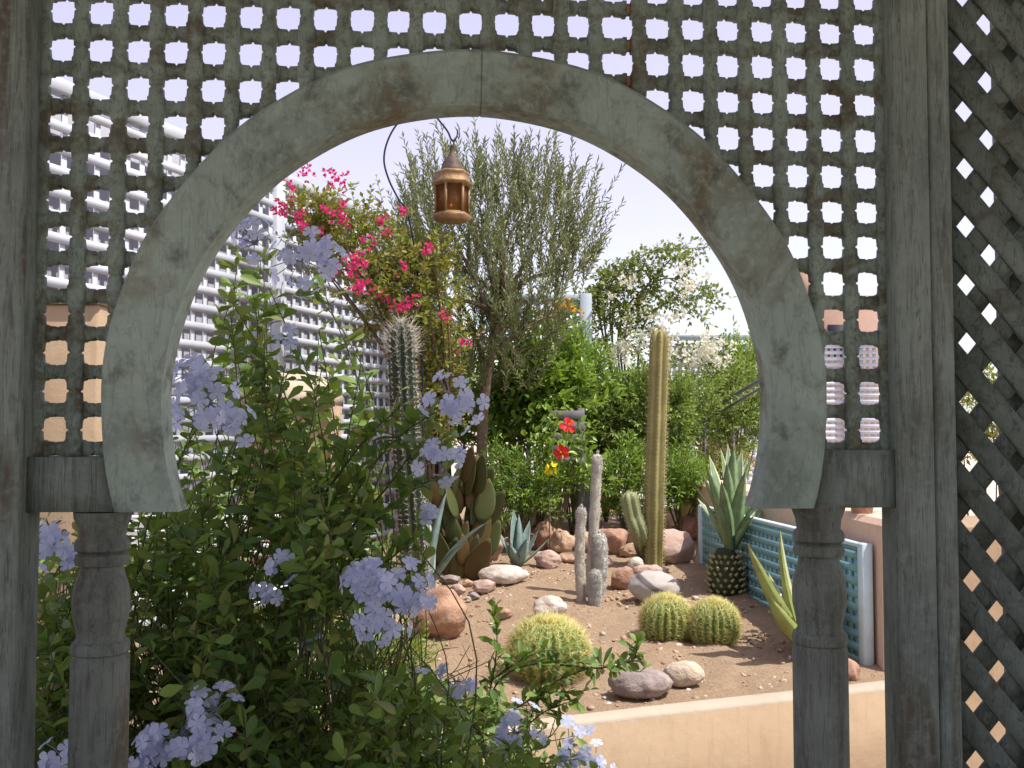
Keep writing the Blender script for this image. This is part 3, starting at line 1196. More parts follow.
rock(438, 642, 62, 50, "rock_red", "large porous red-brown round boulder below the dark spiny column cactus", 1, "round")
rock(503, 587, 52, 19, "rock_white", "pale pink-white flat oval stone in front of the small blue agave", 2, "flat", sink=0.05)
rock(488, 563, 38, 30, "rock_pink", "pink boulder between the rusty paddle plant and the blue agave", 3, "angular")
rock(497, 537, 24, 26, "rock_pink", "upright pale pink stone beside the rusty paddle plant", 4, "angular")
rock(529, 534, 42, 22, "rock_pink", "pink boulder right under the bright green bush, behind the blue agave", 5, "round")
rock(545, 552, 24, 30, "rock_rust", "dark rust stone touching the right side of the blue agave", 6, "angular")
rock(563, 555, 30, 25, "rock_peach", "peach rounded stone left of the woolly torch cactus", 7, "round")
rock(548, 570, 28, 18, "rock_pink", "small pink stone at the right foot of the blue agave", 8, "round")
rock(569, 564, 22, 11, "rock_peach", "low yellowish stone wedged below the peach rounded stone", 9, "round")
rock(614, 556, 38, 26, "rock_rust", "rust boulder behind the curved cactus arm", 10, "angular")
rock(641, 549, 28, 24, "rock_peach", "peach boulder between the curved arm and the tall olive cactus", 11, "round")
rock(668, 529, 28, 22, "rock_pink", "smooth pale pink stone at the back, right of the tall olive cactus", 12, "round")
rock(691, 541, 26, 26, "rock_rust", "dark rust stone beside the ochre pot", 13, "angular")
rock(676, 566, 52, 34, "rock_pink", "big pink-brown wedge-shaped boulder right of the tall olive cactus", 14, "angular")
rock(632, 558, 22, 14, "rock_peach", "flat tan stone at the base of the curved cactus arm", 15, "angular")
rock(636, 573, 17, 15, "rock_white", "small pale egg-shaped stone left of the tall cactus foot", 16, "round")
rock(624, 591, 25, 23, "rock_rust", "brown angular stone right of the woolly torch cactus", 17, "angular")
rock(652, 584, 40, 17, "rock_pink", "low pink-brown stone behind the banded grey stone", 18, "round")
rock(521, 551, 26, 16, "rock_pink", "low pink stone behind the middle leaves of the blue agave", 31, "angular")
rock(583, 553, 24, 20, "rock_peach", "tan stone just left of the woolly torch cactus, behind its shorter stem", 32, "angular")
rock(604, 569, 20, 14, "rock_pink", "pink stone between the woolly torch cactus and the rust boulder", 33, "angular")
rock(706, 527, 20, 18, "rock_pink", "pale stone at the far corner of the teal screen", 34, "round")
rock(474, 552, 26, 22, "rock_pink", "pink stone at the right edge of the rusty paddle plant", 35, "angular")
rock(598, 540, 22, 15, "rock_rust", "rust stone below the bright green bush, behind the torch cactus", 36, "angular")
ob = rock(657, 605, 54, 30, "rock_band", "grey oval stone marked with a dark curved band", 19, "flat", sink=0.08, rot=10)
rock(549, 622, 36, 24, "rock_white", "white domed stone behind the large golden barrel cactus", 20, "round")
rock(643, 703, 66, 28, "rock_grey", "grey-purple flat oval stone near the front wall", 21, "flat", sink=0.06)
rock(686, 690, 42, 25, "rock_cream", "cream flat oval stone touching the grey-purple stone", 22, "flat", sink=0.06)
rock(849, 683, 26, 22, "rock_rust", "rust stone in the bed corner by the teal screen", 23, "angular")
rock(451, 586, 22, 10, "rock_grey", "dark grey flat stone at the foot of the grey agave blades", 24, "angular")
rock(457, 597, 17, 12, "rock_pink", "small pink stone just above the large red-brown boulder", 25, "angular")
rock(484, 594, 24, 13, "rock_pink", "mauve stone in the rubble below the pale flat oval stone", 26, "angular")
rock(473, 600, 14, 7, "rock_grey", "little dark stone in front of the mauve stone", 27, "angular")
rock(502, 621, 20, 12, "rock_rust", "half-buried rust stone left of the white domed stone", 28, "round")
rock(468, 588, 13, 8, "rock_peach", "little tan stone between the dark flat stone and the mauve stone", 29, "angular")


# ---------------------------------------------------------------- cactus helpers
def ribbed(mb, path, rad, ribs, depth, n_per=6, mat=0, sharp=1.0):
    """ribbed column skin; returns frames for spines: list of (centre, a, b, r)"""
    path = np.asarray(path, float)
    k = len(path)
    t = units(np.gradient(path, axis=0))
    a = unit(np.cross(t[0], (0.3, 1, 0)))
    n = ribs * n_per
    th = np.arange(n) * 2 * PI / n
    mod = 1 - depth * (1 - np.abs(np.cos(th * ribs / 2)) ** sharp)
    v, fr = [], []
    for i in range(k):
        a = unit(a - t[i] * np.dot(a, t[i]))
        b = np.cross(t[i], a)
        v.append(path[i] + (rad[i] * mod)[:, None] * (np.cos(th)[:, None] * a + np.sin(th)[:, None] * b))
        fr.append((path[i], a.copy(), b.copy(), rad[i], t[i]))
    f = []
    for i in range(k - 1):
        for j in range(n):
            j2 = (j + 1) % n
            f.append((i * n + j, i * n + j2, (i + 1) * n + j2, (i + 1) * n + j))
    f.append(tuple((k - 1) * n + j for j in range(n)))
    mb.add(np.concatenate(v), f, mat)
    return fr


def rib_spines(mb, fr, ribs, step, count, length, r, spread=0.9, up=0.2, skip=0, jitter=0.3, mat=0, woolr=0):
    P, D, L = [], [], []
    for i in range(skip, len(fr), step):
        c, a, b, rad, t = fr[i]
        for q in range(ribs):
            th = q * 2 * PI / ribs
            o_ = math.cos(th) * a + math.sin(th) * b
            s_ = -math.sin(th) * a + math.cos(th) * b
            for _ in range(count):
                ph = random.uniform(0, 2 * PI)
                sp = spread * random.uniform(0.3, 1.0)
                dd = o_ + (math.cos(ph) * s_ + math.sin(ph) * t) * sp + t * up
                P.append(c + o_ * rad * 0.985)
                D.append(dd)
                L.append(length * random.uniform(1 - jitter, 1 + jitter))
    mb.cones(P, D, L, r, mat)


def curve(pts, n):
    """Catmull-Rom through points"""
    pts = [np.asarray(p, float) for p in pts]
    P = [2 * pts[0] - pts[1]] + pts + [2 * pts[-1] - pts[-2]]
    out = []
    m_ = len(pts) - 1
    for q in range(n + 1):
        x = q / n * m_
        i = min(int(x), m_ - 1)
        t = x - i
        p0, p1, p2, p3 = P[i], P[i + 1], P[i + 2], P[i + 3]
        out.append(0.5 * ((2 * p1) + (-p0 + p2) * t + (2 * p0 - 5 * p1 + 4 * p2 - p3) * t * t + (-p0 + 3 * p1 - 3 * p2 + p3) * t ** 3))
    return np.array(out)


def dome(n, r0, tip=0.12, base=1.0, taper=0.0):
    """radius profile along a column: constant with a rounded tip"""
    out = []
    for i in range(n + 1):
        t = i / n
        r_ = r0 * (base + (1 - base) * min(t * 4, 1)) * (1 - taper * t)
        if t > 1 - tip:
            x = (t - (1 - tip)) / tip
            r_ *= math.sqrt(max(1 - x * x, 0.0012))
        out.append(r_)
    return out


# golden barrel cacti
def barrel(px, py, wpx, hpx, label, seed):
    rr = random.Random(seed)
    p = soil(px, py)
    s = p[1] / F
    rad, hgt = wpx * s / 2, hpx * s
    p[1] += rad * 0.8
    p[2] = zsoil(p[1]) - 0.02
    s2 = p[1] / F
    root = thing("barrel_cactus", label, "cactus", p, 0, "golden barrel cacti")
    n = 34
    path, prad = [], []
    for i in range(n + 1):
        a = -0.32 * PI + (0.5 * PI + 0.32 * PI) * i / n
        z = math.sin(a)
        z0 = math.sin(-0.32 * PI)
        path.append(p + np.array((0, 0, (z - z0) / (1 - z0) * hgt)))
        prad.append(rad * max(math.cos(a), 0.02) * (1 + 0.035 * noise.noise(Vector((i * 0.3, seed * 7.7, 0)))))
    path[-1][2] -= 0.006
    mb = MB()
    ribs = 21
    fr = ribbed(mb, path, prad, ribs, 0.20, 6)
    part(mb, "body", M["cactus_barrel"], root, True)
    mb = MB()
    P, D, L = [], [], []
    for i in range(2, n, 2):
        c, a, b, r_, t = fr[i]
        lat = -0.32 * PI + 0.82 * PI * i / n
        for q in range(ribs):
            th = q * 2 * PI / ribs + rr.uniform(-0.015, 0.015)
            o_ = math.cos(th) * a + math.sin(th) * b
            s_ = -math.sin(th) * a + math.cos(th) * b
            up_ = np.array((0, 0, 1.0))
            nrm = o_ * math.cos(lat) + up_ * math.sin(lat)
            tan = -o_ * math.sin(lat) + up_ * math.cos(lat)
            cnt = 13 if lat < 1.0 else 8
            for _ in range(cnt):
                ph = rr.uniform(0, 2 * PI)
                sp = rr.uniform(0.5, 1.5)
                P.append(c + o_ * r_ * 0.99)
                D.append(nrm + (math.cos(ph) * s_ + math.sin(ph) * tan) * sp)
                L.append(rad * rr.uniform(0.16, 0.36))
    mb.cones(P, D, L, 0.00125)
    part(mb, "spines", M["spine_gold"], root)
    mb = MB()
    top = p + np.array((0, 0, hgt - 0.004))
    mb.lathe(top, [(rad * 0.27, -rad * 0.05), (rad * 0.20, 0.002), (rad * 0.12, 0.004), (rad * 0.03, 0.001)], 18)
    P = [top + np.array((math.cos(q) * x, math.sin(q) * x, 0.0)) for q, x in [(rr.uniform(0, 6.28), rad * 0.30 * math.sqrt(rr.random())) for _ in range(500)]]
    D = [(p_ - top) * 4 + np.array((rr.gauss(0, .1), rr.gauss(0, .1), rad)) for p_ in P]
    mb.cones(P, D, rad * 0.15, 0.0011)
    part(mb, "woolly_top", M["wool_yellow"], root)
    return root


barrel(550, 686, 80, 62, "large golden barrel cactus behind the plumbago sprays, biggest of the three", 1)
barrel(670, 643, 52, 45, "left barrel cactus of the touching golden pair", 2)
barrel(718, 647, 50, 45, "right barrel cactus of the touching golden pair", 3)

# tall olive column with a curved arm
p = soil(654, 568)
Yc = p[1]
s = Yc / F
tall = thing("column_cactus", "tall olive-green ribbed column cactus with one curved arm at its foot", "cactus", p)
pts = [p - (0, 0, 0.03), at(654.5, 500, Yc), at(657, 420, Yc + 0.02), at(660, 328, Yc)]
n = 60
path = curve(pts, n)
rad = [r_ for r_ in dome(n, 10.0 * s, 0.05, 0.86)]
mb = MB()
fr = ribbed(mb, path, [r_ * (1 + 0.03 * noise.noise(Vector((i * 0.21, 0, 3)))) for i, r_ in enumerate(rad)], 7, 0.30, 8, sharp=1.2)
part(mb, "stem", M["cactus_olive"], tall, True)
mb = MB()
rib_spines(mb, fr, 7, 1, 9, 0.027, 0.0012, 1.2, 0.1, 1)
part(mb, "spines", M["spine_tan"], tall)
pts = [soil(645, 556) - (0, 0, 0.02), at(641, 538, Yc), at(633, 515, Yc - 0.02), at(628, 491, Yc - 0.02)]
n = 26
path = curve(pts, n)
mb = MB()
fr = ribbed(mb, path, dome(n, 9.3 * s, 0.12, 0.75), 7, 0.22, 8, sharp=1.5)
part(mb, "arm", M["cactus_arm"], tall, True)
mb = MB()
rib_spines(mb, fr, 7, 1, 5, 0.016, 0.001, 1.0, 0.1, 1)
part(mb, "spines", M["spine_white"], tall)

# woolly torch cactus
p = soil(588, 604)
Yt = p[1]
s = Yt / F
torch = thing("torch_cactus", "white woolly torch cactus clump of four upright stems", "cactus", p)
for (x0, y0, xm, x1, y1, wpx, fuz) in ((590, 596, 594, 597.5, 453, 12, 0.5), (582, 604, 579.5, 581.5, 507, 11, 0.5), (597, 598, 600, 599, 533, 17, 1.0), (595, 606, 595, 595, 571, 13.5, 1.0)):
    b0 = soil(x0, y0)
    yb = b0[1] + 0.03
    pts = [b0 - (0, 0, 0.02) + (0, 0.03, 0), at(xm, 0.5 * (y0 + y1), yb), at(x1, y1, yb)]
    n = 40
    path = curve(pts, n)
    tip = min(0.4, 0.7 * wpx / abs(y0 - y1))
    rad = dome(n, wpx * s / 2 * 0.86, tip, 0.9)
    rad = [r_ * (1.0 + 0.05 * math.sin(i * 0.9) * (1 if i < n * 0.85 else 0)) for i, r_ in enumerate(rad)]
    mb = MB()
    fr = ribbed(mb, path, rad, 20, 0.08, 3)
    st = part(mb, "stem", M["cactus_white"] if fuz > 0.9 else M["cactus_grey"], torch, True)
    mb = MB()
    P, D, L = [], [], []
    for i in range(0, len(fr)):
        c, a, b, r_, t = fr[i]
        dens = 1.0 if i > 0.86 * n else fuz
        for q in range(int(130 * max(dens, 0.35))):
            th = random.uniform(0, 2 * PI)
            o_ = math.cos(th) * a + math.sin(th) * b
            P.append(c + o_ * r_ * 0.98 + t * random.uniform(-0.01, 0.01))
            D.append(o_ * 0.8 + t * random.uniform(-0.6, 1.0) + RNG.standard_normal(3) * 0.5)
            L.append(random.uniform(0.007, 0.015) * (1.0 if dens > 0.9 else 0.7))
    mb.cones(P, D, L, 0.0015)
    w_ = part(mb, "wool", M["wool_white"], torch)
    w_.parent = st
    w_.location = (0, 0, 0)

# dark spiny column at the left
p = soil(416, 612)
Yd = 5.35
s = Yd / F
b0 = at(416, 618, Yd)
b0[2] = zsoil(Yd) - 0.02
dark = thing("column_cactus", "dark green column cactus covered in rows of long white spines", "cactus", b0)
pts = [b0, at(413, 540, Yd), at(405, 430, Yd), at(400, 322, Yd)]
n = 64
path = curve(pts, n)
mb = MB()
fr = ribbed(mb, path, dome(n, 13.6 * s, 0.06, 0.9), 11, 0.24, 6)
part(mb, "stem", M["cactus_dark"], dark, True)
mb = MB()
rib_spines(mb, fr, 11, 1, 5, 0.032, 0.0012, 1.4, 0.05, 1, 0.4)
rib_spines(mb, fr, 11, 1, 4, 0.070, 0.0012, 1.2, 0.5, n - 6, 0.4)
P, D = [], []
for i in range(1, n, 1):
    c, a, b, r_, t = fr[i]
    for q in range(11):
        th = q * 2 * PI / 11
        o_ = math.cos(th) * a + math.sin(th) * b
        for _ in range(3):
            P.append(c + o_ * r_ * 0.97 + RNG.standard_normal(3) * 0.002)
            D.append(o_)
mb.cones(P, D, 0.006, 0.0032)
part(mb, "spines", M["spine_white"], dark)


# ---------------------------------------------------------------- agaves
def blade(mb, base, az, tilt0, tilt1, L, W, mats=(0, 1), edge=0.78, n=10, thick=0.14, twist=0.0, wprof=None):
    """a tapering channelled leaf; tilt = angle above the horizontal at base / tip"""
    base = np.asarray(base, float)
    p = base.copy()
    out = np.array((math.cos(az), math.sin(az), 0.0))
    side = np.array((-math.sin(az), math.cos(az), 0.0))
    rows = []
    for i in range(n + 1):
        t = i / n
        ti = tilt0 + (tilt1 - tilt0) * t
        dirv = out * math.cos(ti) + np.array((0, 0, math.sin(ti)))
        nrm = np.cross(dirv, side)
        nrm = -nrm if np.dot(nrm, out) > 0 else nrm          # towards the plant's centre / upwards
        if i:
            p = p + dirv * (L / n)
        if wprof:
            wv = float(np.interp(t, *wprof))
        else:
            wv = float(np.interp(t, (0, 0.12, 0.45, 0.8, 1), (0.75, 0.8, 1.0, 0.55, 0.03)))
        h = W * 0.5 * wv
        tw = twist * t
        s2 = side * math.cos(tw) + nrm * math.sin(tw)
        n2 = nrm * math.cos(tw) - side * math.sin(tw)
        up = 0.28 * h
        rows.append((p - s2 * h + n2 * up, p - s2 * h * edge + n2 * up * edge * 0.8, p, p + s2 * h * edge + n2 * up * edge * 0.8, p + s2 * h + n2 * up, p - n2 * h * thick * 2))
    v = np.array(rows).reshape(-1, 3)
    for j, m_ in ((0, mats[1]), (1, mats[0]), (2, mats[0]), (3, mats[1]), (4, mats[0]), (5, mats[0])):
        j2 = (j + 1) % 6
        f = [(6 * i + j, 6 * i + j2, 6 * (i + 1) + j2, 6 * (i + 1) + j) for i in range(n)]
        mb.f.append((np.array(f) + mb.n, m_))
    mb.v.append(v)
    mb.n += len(v)


def agave(label, base, blades, mats, name="agave", partname="leaf", trunk=None):
    root = thing(name, label, "agave", base)
    for bl in blades:
        mb = MB()
        blade(mb, *bl[0], **bl[1])
        part(mb, partname, mats, root, True)
    return root


# large variegated agave on a scaly trunk
b = soil(726, 596)
Ya = b[1] + 0.08
s = Ya / F
b = np.array((at(726, 596, Ya)[0], Ya, zsoil(Ya)))
crown = at(731, 550, Ya)
bl = []
for (tx, ty, w_, yo) in ((703, 470, 20, -0.04), (711, 455, 22, 0.10), (722, 448, 24, 0.02), (733, 445, 26, -0.07), (741, 448, 24, 0.08), (750, 452, 22, -0.03), (757, 478, 20, 0.06), (716, 500, 20, -0.14), (752, 515, 18, -0.1), (727, 462, 24, -0.10), (744, 470, 24, -0.13), (765, 500, 20, 0.1), (700, 498, 16, 0.12), (738, 470, 22, 0.16), (696, 482, 17, 0.0), (708, 464, 18, -0.12), (728, 443, 20, 0.12), (737, 452, 22, -0.02), (746, 458, 20, 0.14), (722, 480, 20, -0.18), (761, 490, 17, -0.08), (715, 470, 20, 0.2)):
    tip = at(tx, ty, Ya + yo * 2.0)
    v_ = tip - crown
    L = np.linalg.norm(v_)
    az = math.atan2(v_[1], v_[0])
    ti = math.asin(v_[2] / L)
    bl.append(((crown + np.array((v_[0], v_[1], 0)) * 0.08, az, ti + 0.10, ti - 0.10, L, w_ * s * 0.66), dict(mats=(0, 1), edge=0.72)))
ag = agave("big variegated agave with upright cream-edged blades on a scaly trunk", b, bl, [M["agave_green"], M["agave_edge"]])
mb = MB()
tr = 16.5 * s
mb.lathe(b - (0, 0, 0.02), [(tr * 0.8, 0), (tr * 1.02, 0.06), (tr * 1.0, 0.15), (tr * 0.75, 0.22), (tr * 0.5, 0.27)], 20)
tko = part(mb, "trunk", M["agave_trunk"], ag, True)
mb = MB()
for lv in range(7):
    z_ = 0.015 + lv * 0.032
    r_ = tr * (1.02 if lv < 5 else 0.82)
    for q in range(14):
        th = (q + 0.5 * (lv % 2) + random.uniform(-.15, .15)) * 2 * PI / 14
        c = b + np.array((math.cos(th) * r_, math.sin(th) * r_, z_))
        blade(mb, c, th, 0.5, 0.9, 0.024, 0.024, mats=(0, 0), n=3, thick=0.5, wprof=((0, 0.5, 1), (1, 0.85, 0.35)))
stb = part(mb, "leaf_stubs", M["leaf_scar"], ag)

# second variegated agave behind the right column
b = soil(806, 655)
Yb = b[1]
s = Yb / F
bl = []
for (tx, ty, w_, yo) in ((746, 546, 24, -0.10), (778, 532, 22, 0.05), (800, 560, 22, 0.2), (838, 560, 26, 0.03), (847, 600, 20, -0.1), (770, 600, 20, -0.25), (815, 570, 20, -0.2), (768, 575, 14, 0.2)):
    tip = at(tx, ty, Yb + yo)
    base = b + np.array((0, 0, 0.02))
    v_ = tip - base
    L = np.linalg.norm(v_)
    bl.append(((base, math.atan2(v_[1], v_[0]), math.asin(v_[2] / L) - 0.22, math.asin(v_[2] / L) + 0.22, L * 1.02, w_ * s * 1.35), dict(mats=(0, 1), edge=0.68)))
agave("variegated yellow-green agave with pointed blades against the teal screen", b, bl, [M["agave_lime"], M["agave_edge"]])

# small blue agave among the rocks
b = soil(518, 567)
Yb = b[1]
s = Yb / F
bl = []
for (tx, ty, w_, yo) in ((513, 511, 13, 0.08), (519, 515, 12, -0.02), (497, 531, 12, 0.05), (539, 531, 13, 0.05), (527, 540, 14, -0.16), (549, 540, 8, 0.0), (509, 545, 13, -0.16), (530, 522, 12, 0.16)):
    tip = at(tx, ty, Yb + yo)
    v_ = tip - b
    L = np.linalg.norm(v_)
    ti = math.asin(v_[2] / L)
    bl.append(((b, math.atan2(v_[1], v_[0]), ti - 0.12, ti + 0.15, L * 1.02, w_ * s), dict(mats=(0, 1), edge=0.80)))
agave("small blue-green agave with short pointed leaves among the rocks", b, bl, [M["agave_blue"], M["agave_blue_edge"]])

# grey agave half hidden at the left
b = soil(428, 592)
Yb = b[1] - 0.05
s = Yb / F
bl = []
for (tx, ty, w_, yo, cv) in ((489, 518, 13, -0.05, 0.35), (446, 492, 20, 0.0, 0.1), (424, 505, 18, 0.15, 0.1), (466, 540, 12, -0.2, 0.2), (405, 530, 16, 0.0, 0.1)):
    tip = at(tx, ty, Yb + yo)
    v_ = tip - b
    L = np.linalg.norm(v_)
    ti = math.asin(v_[2] / L)
    bl.append(((b, math.atan2(v_[1], v_[0]), ti + cv, ti - cv, L * 1.03, w_ * s), dict(mats=(0, 1), edge=0.72)))
agave("grey-green agave with a long arching blade under the lilac blooms", b, bl, [M["agave_blue"], M["agave_blue_edge"]])

# rusty paddle plant
b = soil(462, 577)
Yp = b[1] + 0.12
s = Yp / F
b = np.array((at(462, 577, Yp)[0], Yp, zsoil(Yp)))
pad = thing("paddle_cactus", "clump of upright rusty-green paddle-shaped succulent leaves left of the rocks", "succulent", b)


def paddle(mb, base, dirv, nrm, L, W, T):
    dirv = unit(dirv)
    s_ = unit(np.cross(dirv, nrm))
    n_ = np.cross(s_, dirv)
    rows, m_ = [], 9
    k = 12
    for i in range(m_ + 1):
        t = i / m_
        wv = math.sin(PI * min(max(t, 0.0), 1.0) ** 0.75) ** 0.7 if 0 < t < 1 else 0.06
        th = np.arange(k) * 2 * PI / k
        c = base + dirv * L * t
        rows.append(c + (np.cos(th) * W * 0.5 * wv)[:, None] * s_ + (np.sin(th) * T * 0.5 * max(wv, 0.3))[:, None] * n_)
    f = []
    for i in range(m_):
        for j in range(k):
            f.append((i * k + j, i * k + (j + 1) % k, (i + 1) * k + (j + 1) % k, (i + 1) * k + j))
    f.append(tuple(range(k))[::-1])
    f.append(tuple(m_ * k + j for j in range(k)))
    mb.add(np.concatenate(rows), f)


rp = random.Random(5)
spec = []
while len(spec) < 46:
    tx, ty = rp.uniform(434, 493), rp.uniform(462, 566)
    if abs(tx - 464) > 14 + (ty - 455) * 0.42:
        continue
    if ty > 545 and tx > 486:
        continue
    spec.append((tx, ty, rp.uniform(15, 24)))
spec.sort(key=lambda q_: q_[1])
for q, (tx, ty, w_) in enumerate(spec):
    yo = rp.uniform(-0.24, 0.16) * (0.4 + 0.6 * (ty - 455) / 110)
    hl = rp.uniform(26, 46)
    lean = rp.uniform(-0.35, 0.35) + (tx - 464) * 0.012
    base = at(tx - lean * hl * 0.5, ty + hl * 0.55, Yp + yo)
    base[2] = max(base[2], zsoil(Yp) - 0.02)
    tip = at(tx + lean * hl * 0.5, ty - hl * 0.45, Yp + yo - rp.uniform(-0.05, 0.08))
    mb = MB()
    paddle(mb, base, tip - base, np.array((rp.gauss(0, 0.8), -1, 0.2)), np.linalg.norm(tip - base) * 1.05, w_ * s, 0.014)
    part(mb, "pad", M["pad"], pad, True)
mb = MB()
for q in range(0, 40, 3):
    tx, ty, _w = spec[q]
    mb.tube(curve([b + (random.uniform(-.1, .1), random.uniform(-.1, .1), -0.02), at(0.5 * (tx + 462), 0.5 * (ty + 575) + 20, Yp), at(tx, ty + 14, Yp)], 6), 0.011, 6)
part(mb, "stalks", M["pad"], pad, True)


# ---------------------------------------------------------------- leafy plants
def perp_frames(D):
    D = units(D)
    ref = np.where(np.abs(D[:, 2:3]) < 0.9, np.array([[0, 0, 1.0]]), np.array([[1.0, 0, 0]]))
    A = units(np.cross(D, ref))
    return D, A, np.cross(D, A)


def spray(mb, S, D, L, m, leafL, leafW, ang=0.9, droop=0.0, shape="small", jitter=0.3, start=0.1, upbias=0.6, tw=None, twmat=0, mat=0, fold=0.25, curl=0.15, twr=0.0015):
    """twigs from S along D, length L, each with m leaves"""
    S = np.asarray(S, float)
    k = len(S)
    D, A, B = perp_frames(np.asarray(D, float))
    L = np.broadcast_to(np.asarray(L, float), (k,))
    t = np.linspace(start, 1.0, m)[None, :] + RNG.uniform(-0.3, 0.3, (k, m)) / m
    pos = S[:, None] + D[:, None] * (L[:, None] * t)[..., None]
    pos[..., 2] -= droop * (L[:, None] * t ** 2)
    phi = np.arange(m)[None, :] * 2.4 + RNG.uniform(0, 6.28, (k, 1)) + RNG.uniform(-0.4, 0.4, (k, m))
    rad = np.cos(phi)[..., None] * A[:, None] + np.sin(phi)[..., None] * B[:, None]
    an = ang * (1.1 - 0.5 * t) + RNG.uniform(-0.2, 0.2, (k, m))
    ld = D[:, None] * np.cos(an)[..., None] + rad * np.sin(an)[..., None]
    ld = ld + RNG.standard_normal((k, m, 3)) * 0.15
    nrm = np.array((0, 0, 1.0)) * upbias + RNG.standard_normal((k, m, 3)) * 0.45 + D[:, None] * 0.3
    sz = RNG.uniform(1 - jitter, 1 + jitter, (k, m))
    mb.leaves(pos.reshape(-1, 3), ld.reshape(-1, 3), nrm.reshape(-1, 3), (leafL * sz).ravel(), (leafW * sz).ravel(), shape, fold, curl, mat)
    if tw is not None:
        for i in range(k):
            q = np.linspace(0, 1, 4)
            pp = S[i] + D[i] * (L[i] * q)[:, None]
            pp[:, 2] -= droop * L[i] * q ** 2
            tw.tube(pp, np.array((1.6, 1.3, 0.9, 0.5)) * twr, 3, twmat, cap=False)
    return pos


def crown_points(c, r, n, shell=0.5, low=-0.7, lump=0.28, seed=0):
    """points in a lumpy ellipsoid and the outward directions there"""
    rg = np.random.default_rng(seed)
    d = units(rg.standard_normal((n * 3, 3)))
    d = d[d[:, 2] > low][:n]
    rad = shell + (1 - shell) * rg.random(len(d)) ** 0.6
    off = Vector((seed * 3.1, seed * 1.7, seed * 0.9))
    lum = np.array([1 + lump * 2 * noise.noise(Vector(x) * 1.9 + off) for x in d])
    p = np.asarray(c, float) + d * (rad * lum)[:, None] * np.asarray(r, float)
    return p, d


def shrub(name, label, cat, c, r, base, ntw, m, tl, leafL, leafW, lm, seed, shape="small", up=0.5, shell=0.45, group=None, twm="twig", low=-0.7, lump=0.3, ang=0.9, nst=10, droop=0.0, curl=0.15):
    root = thing(name, label, cat, base, 0, group)
    P, d = crown_points(c, r, ntw, shell, low, lump, seed)
    D = d + np.array((0, 0, up)) + RNG.standard_normal(d.shape) * 0.35
    mb, tw = MB(), MB()
    spray(mb, P - units(D) * tl * 0.5, D, tl * RNG.uniform(0.7, 1.3, len(P)), m, leafL, leafW, ang, droop, shape, tw=tw, curl=curl)
    part(mb, "foliage", lm, root)
    st = np.linspace(0, len(P) - 1, nst).astype(int)
    for i in st:
        q = P[i]
        mid = 0.5 * (q + base) + np.array((random.uniform(-.05, .05), random.uniform(-.05, .05), 0.05))
        tw.tube(curve([np.asarray(base, float) - (0, 0, 0.02), mid, q], 6), np.linspace(0.010, 0.003, 7), 5)
    part(tw, "stems", M[twm], root)
    return root, P, d


def blossoms(mb, C, n, rad, L, W, shape="small", seed=0, petals=3):
    """papery bract clusters at points C"""
    for c in C:
        for _ in range(n):
            d = unit(RNG.standard_normal(3) + (0, -0.3, 0.4))
            q = c + d * rad * random.random() ** 0.5
            ax = unit(d + RNG.standard_normal(3) * 0.4)
            _, A, B = perp_frames(ax[None])
            A, B = A[0], B[0]
            for k in range(petals):
                th = k * 2 * PI / petals + random.uniform(-.2, .2)
                ld = (math.cos(th) * A + math.sin(th) * B) * 0.8 + ax * 0.55
                mb.leaves([q], [ld], [ax], L * random.uniform(.8, 1.2), W, shape, 0.2, -0.1)


def basept(px, Y):
    p = at(px, 500, Y)
    p[2] = zsoil(Y)
    return p


# bright bushes in front
shrub("leafy_bush", "bright green feathery bush above the pink boulders", "bush", at(519, 486, 7.0), (0.33, 0.25, 0.27), basept(519, 7.0), 420, 9, 0.13, 0.042, 0.011, M["bright_leaf"], 3, up=0.8, low=-0.95, shell=0.2)
shrub("leafy_bush", "bright green bush behind the woolly torch cactus, left of the tall cactus", "bush", at(624, 482, 7.3), (0.24, 0.22, 0.26), basept(624, 7.3), 260, 9, 0.14, 0.05, 0.014, M["bright_leaf"], 4, up=0.8, low=-0.95, shell=0.2)
shrub("leafy_bush", "bright green bush right of the tall cactus, behind the ochre pot", "bush", at(682, 482, 7.5), (0.22, 0.2, 0.24), basept(682, 7.5), 230, 9, 0.14, 0.05, 0.014, M["bright_leaf"], 5, up=0.8, low=-0.95, shell=0.2)
shrub("ground_plant", "low yellowish green plant trailing by the brown earth left of the torch cactus", "plant", at(572, 478, 7.5), (0.22, 0.2, 0.10), basept(572, 7.5), 90, 8, 0.12, 0.045, 0.012, M["lime_leaf"], 6, up=0.5, low=-0.9, shell=0.1)
# dark shrubs at the back
shrub("glossy_shrub", "big glossy dark green shrub with broad leaves right of the olive trunk", "shrub", at(540, 398, 7.75), (0.46, 0.32, 0.50), basept(540, 7.75), 640, 9, 0.17, 0.075, 0.030, M["dark_leaf"], 7, "oval", up=0.4, shell=0.25, low=-0.9)
shrub("dense_shrub", "dense dark green shrub with small leaves behind the tall olive cactus", "shrub", at(652, 415, 8.0), (0.48, 0.34, 0.36), basept(652, 8.0), 1500, 11, 0.13, 0.036, 0.016, M["mid_leaf"], 8, up=0.4, shell=0.35, low=-0.9)
shrub("glossy_shrub", "broad-leaved green shrub between the hibiscus and the tall olive cactus", "shrub", at(606, 432, 8.5), (0.30, 0.25, 0.36), basept(606, 8.5), 380, 9, 0.16, 0.06, 0.026, M["dark_leaf"], 17, "oval", up=0.5, shell=0.3, low=-0.9)
shrub("dense_shrub", "mid green shrub filling the gap between the dark spiny cactus and the olive trunk", "shrub", at(452, 400, 8.1), (0.26, 0.25, 0.60), basept(452, 8.1), 520, 10, 0.16, 0.05, 0.018, M["mid_leaf"], 18, up=0.5, shell=0.3, low=-0.9)
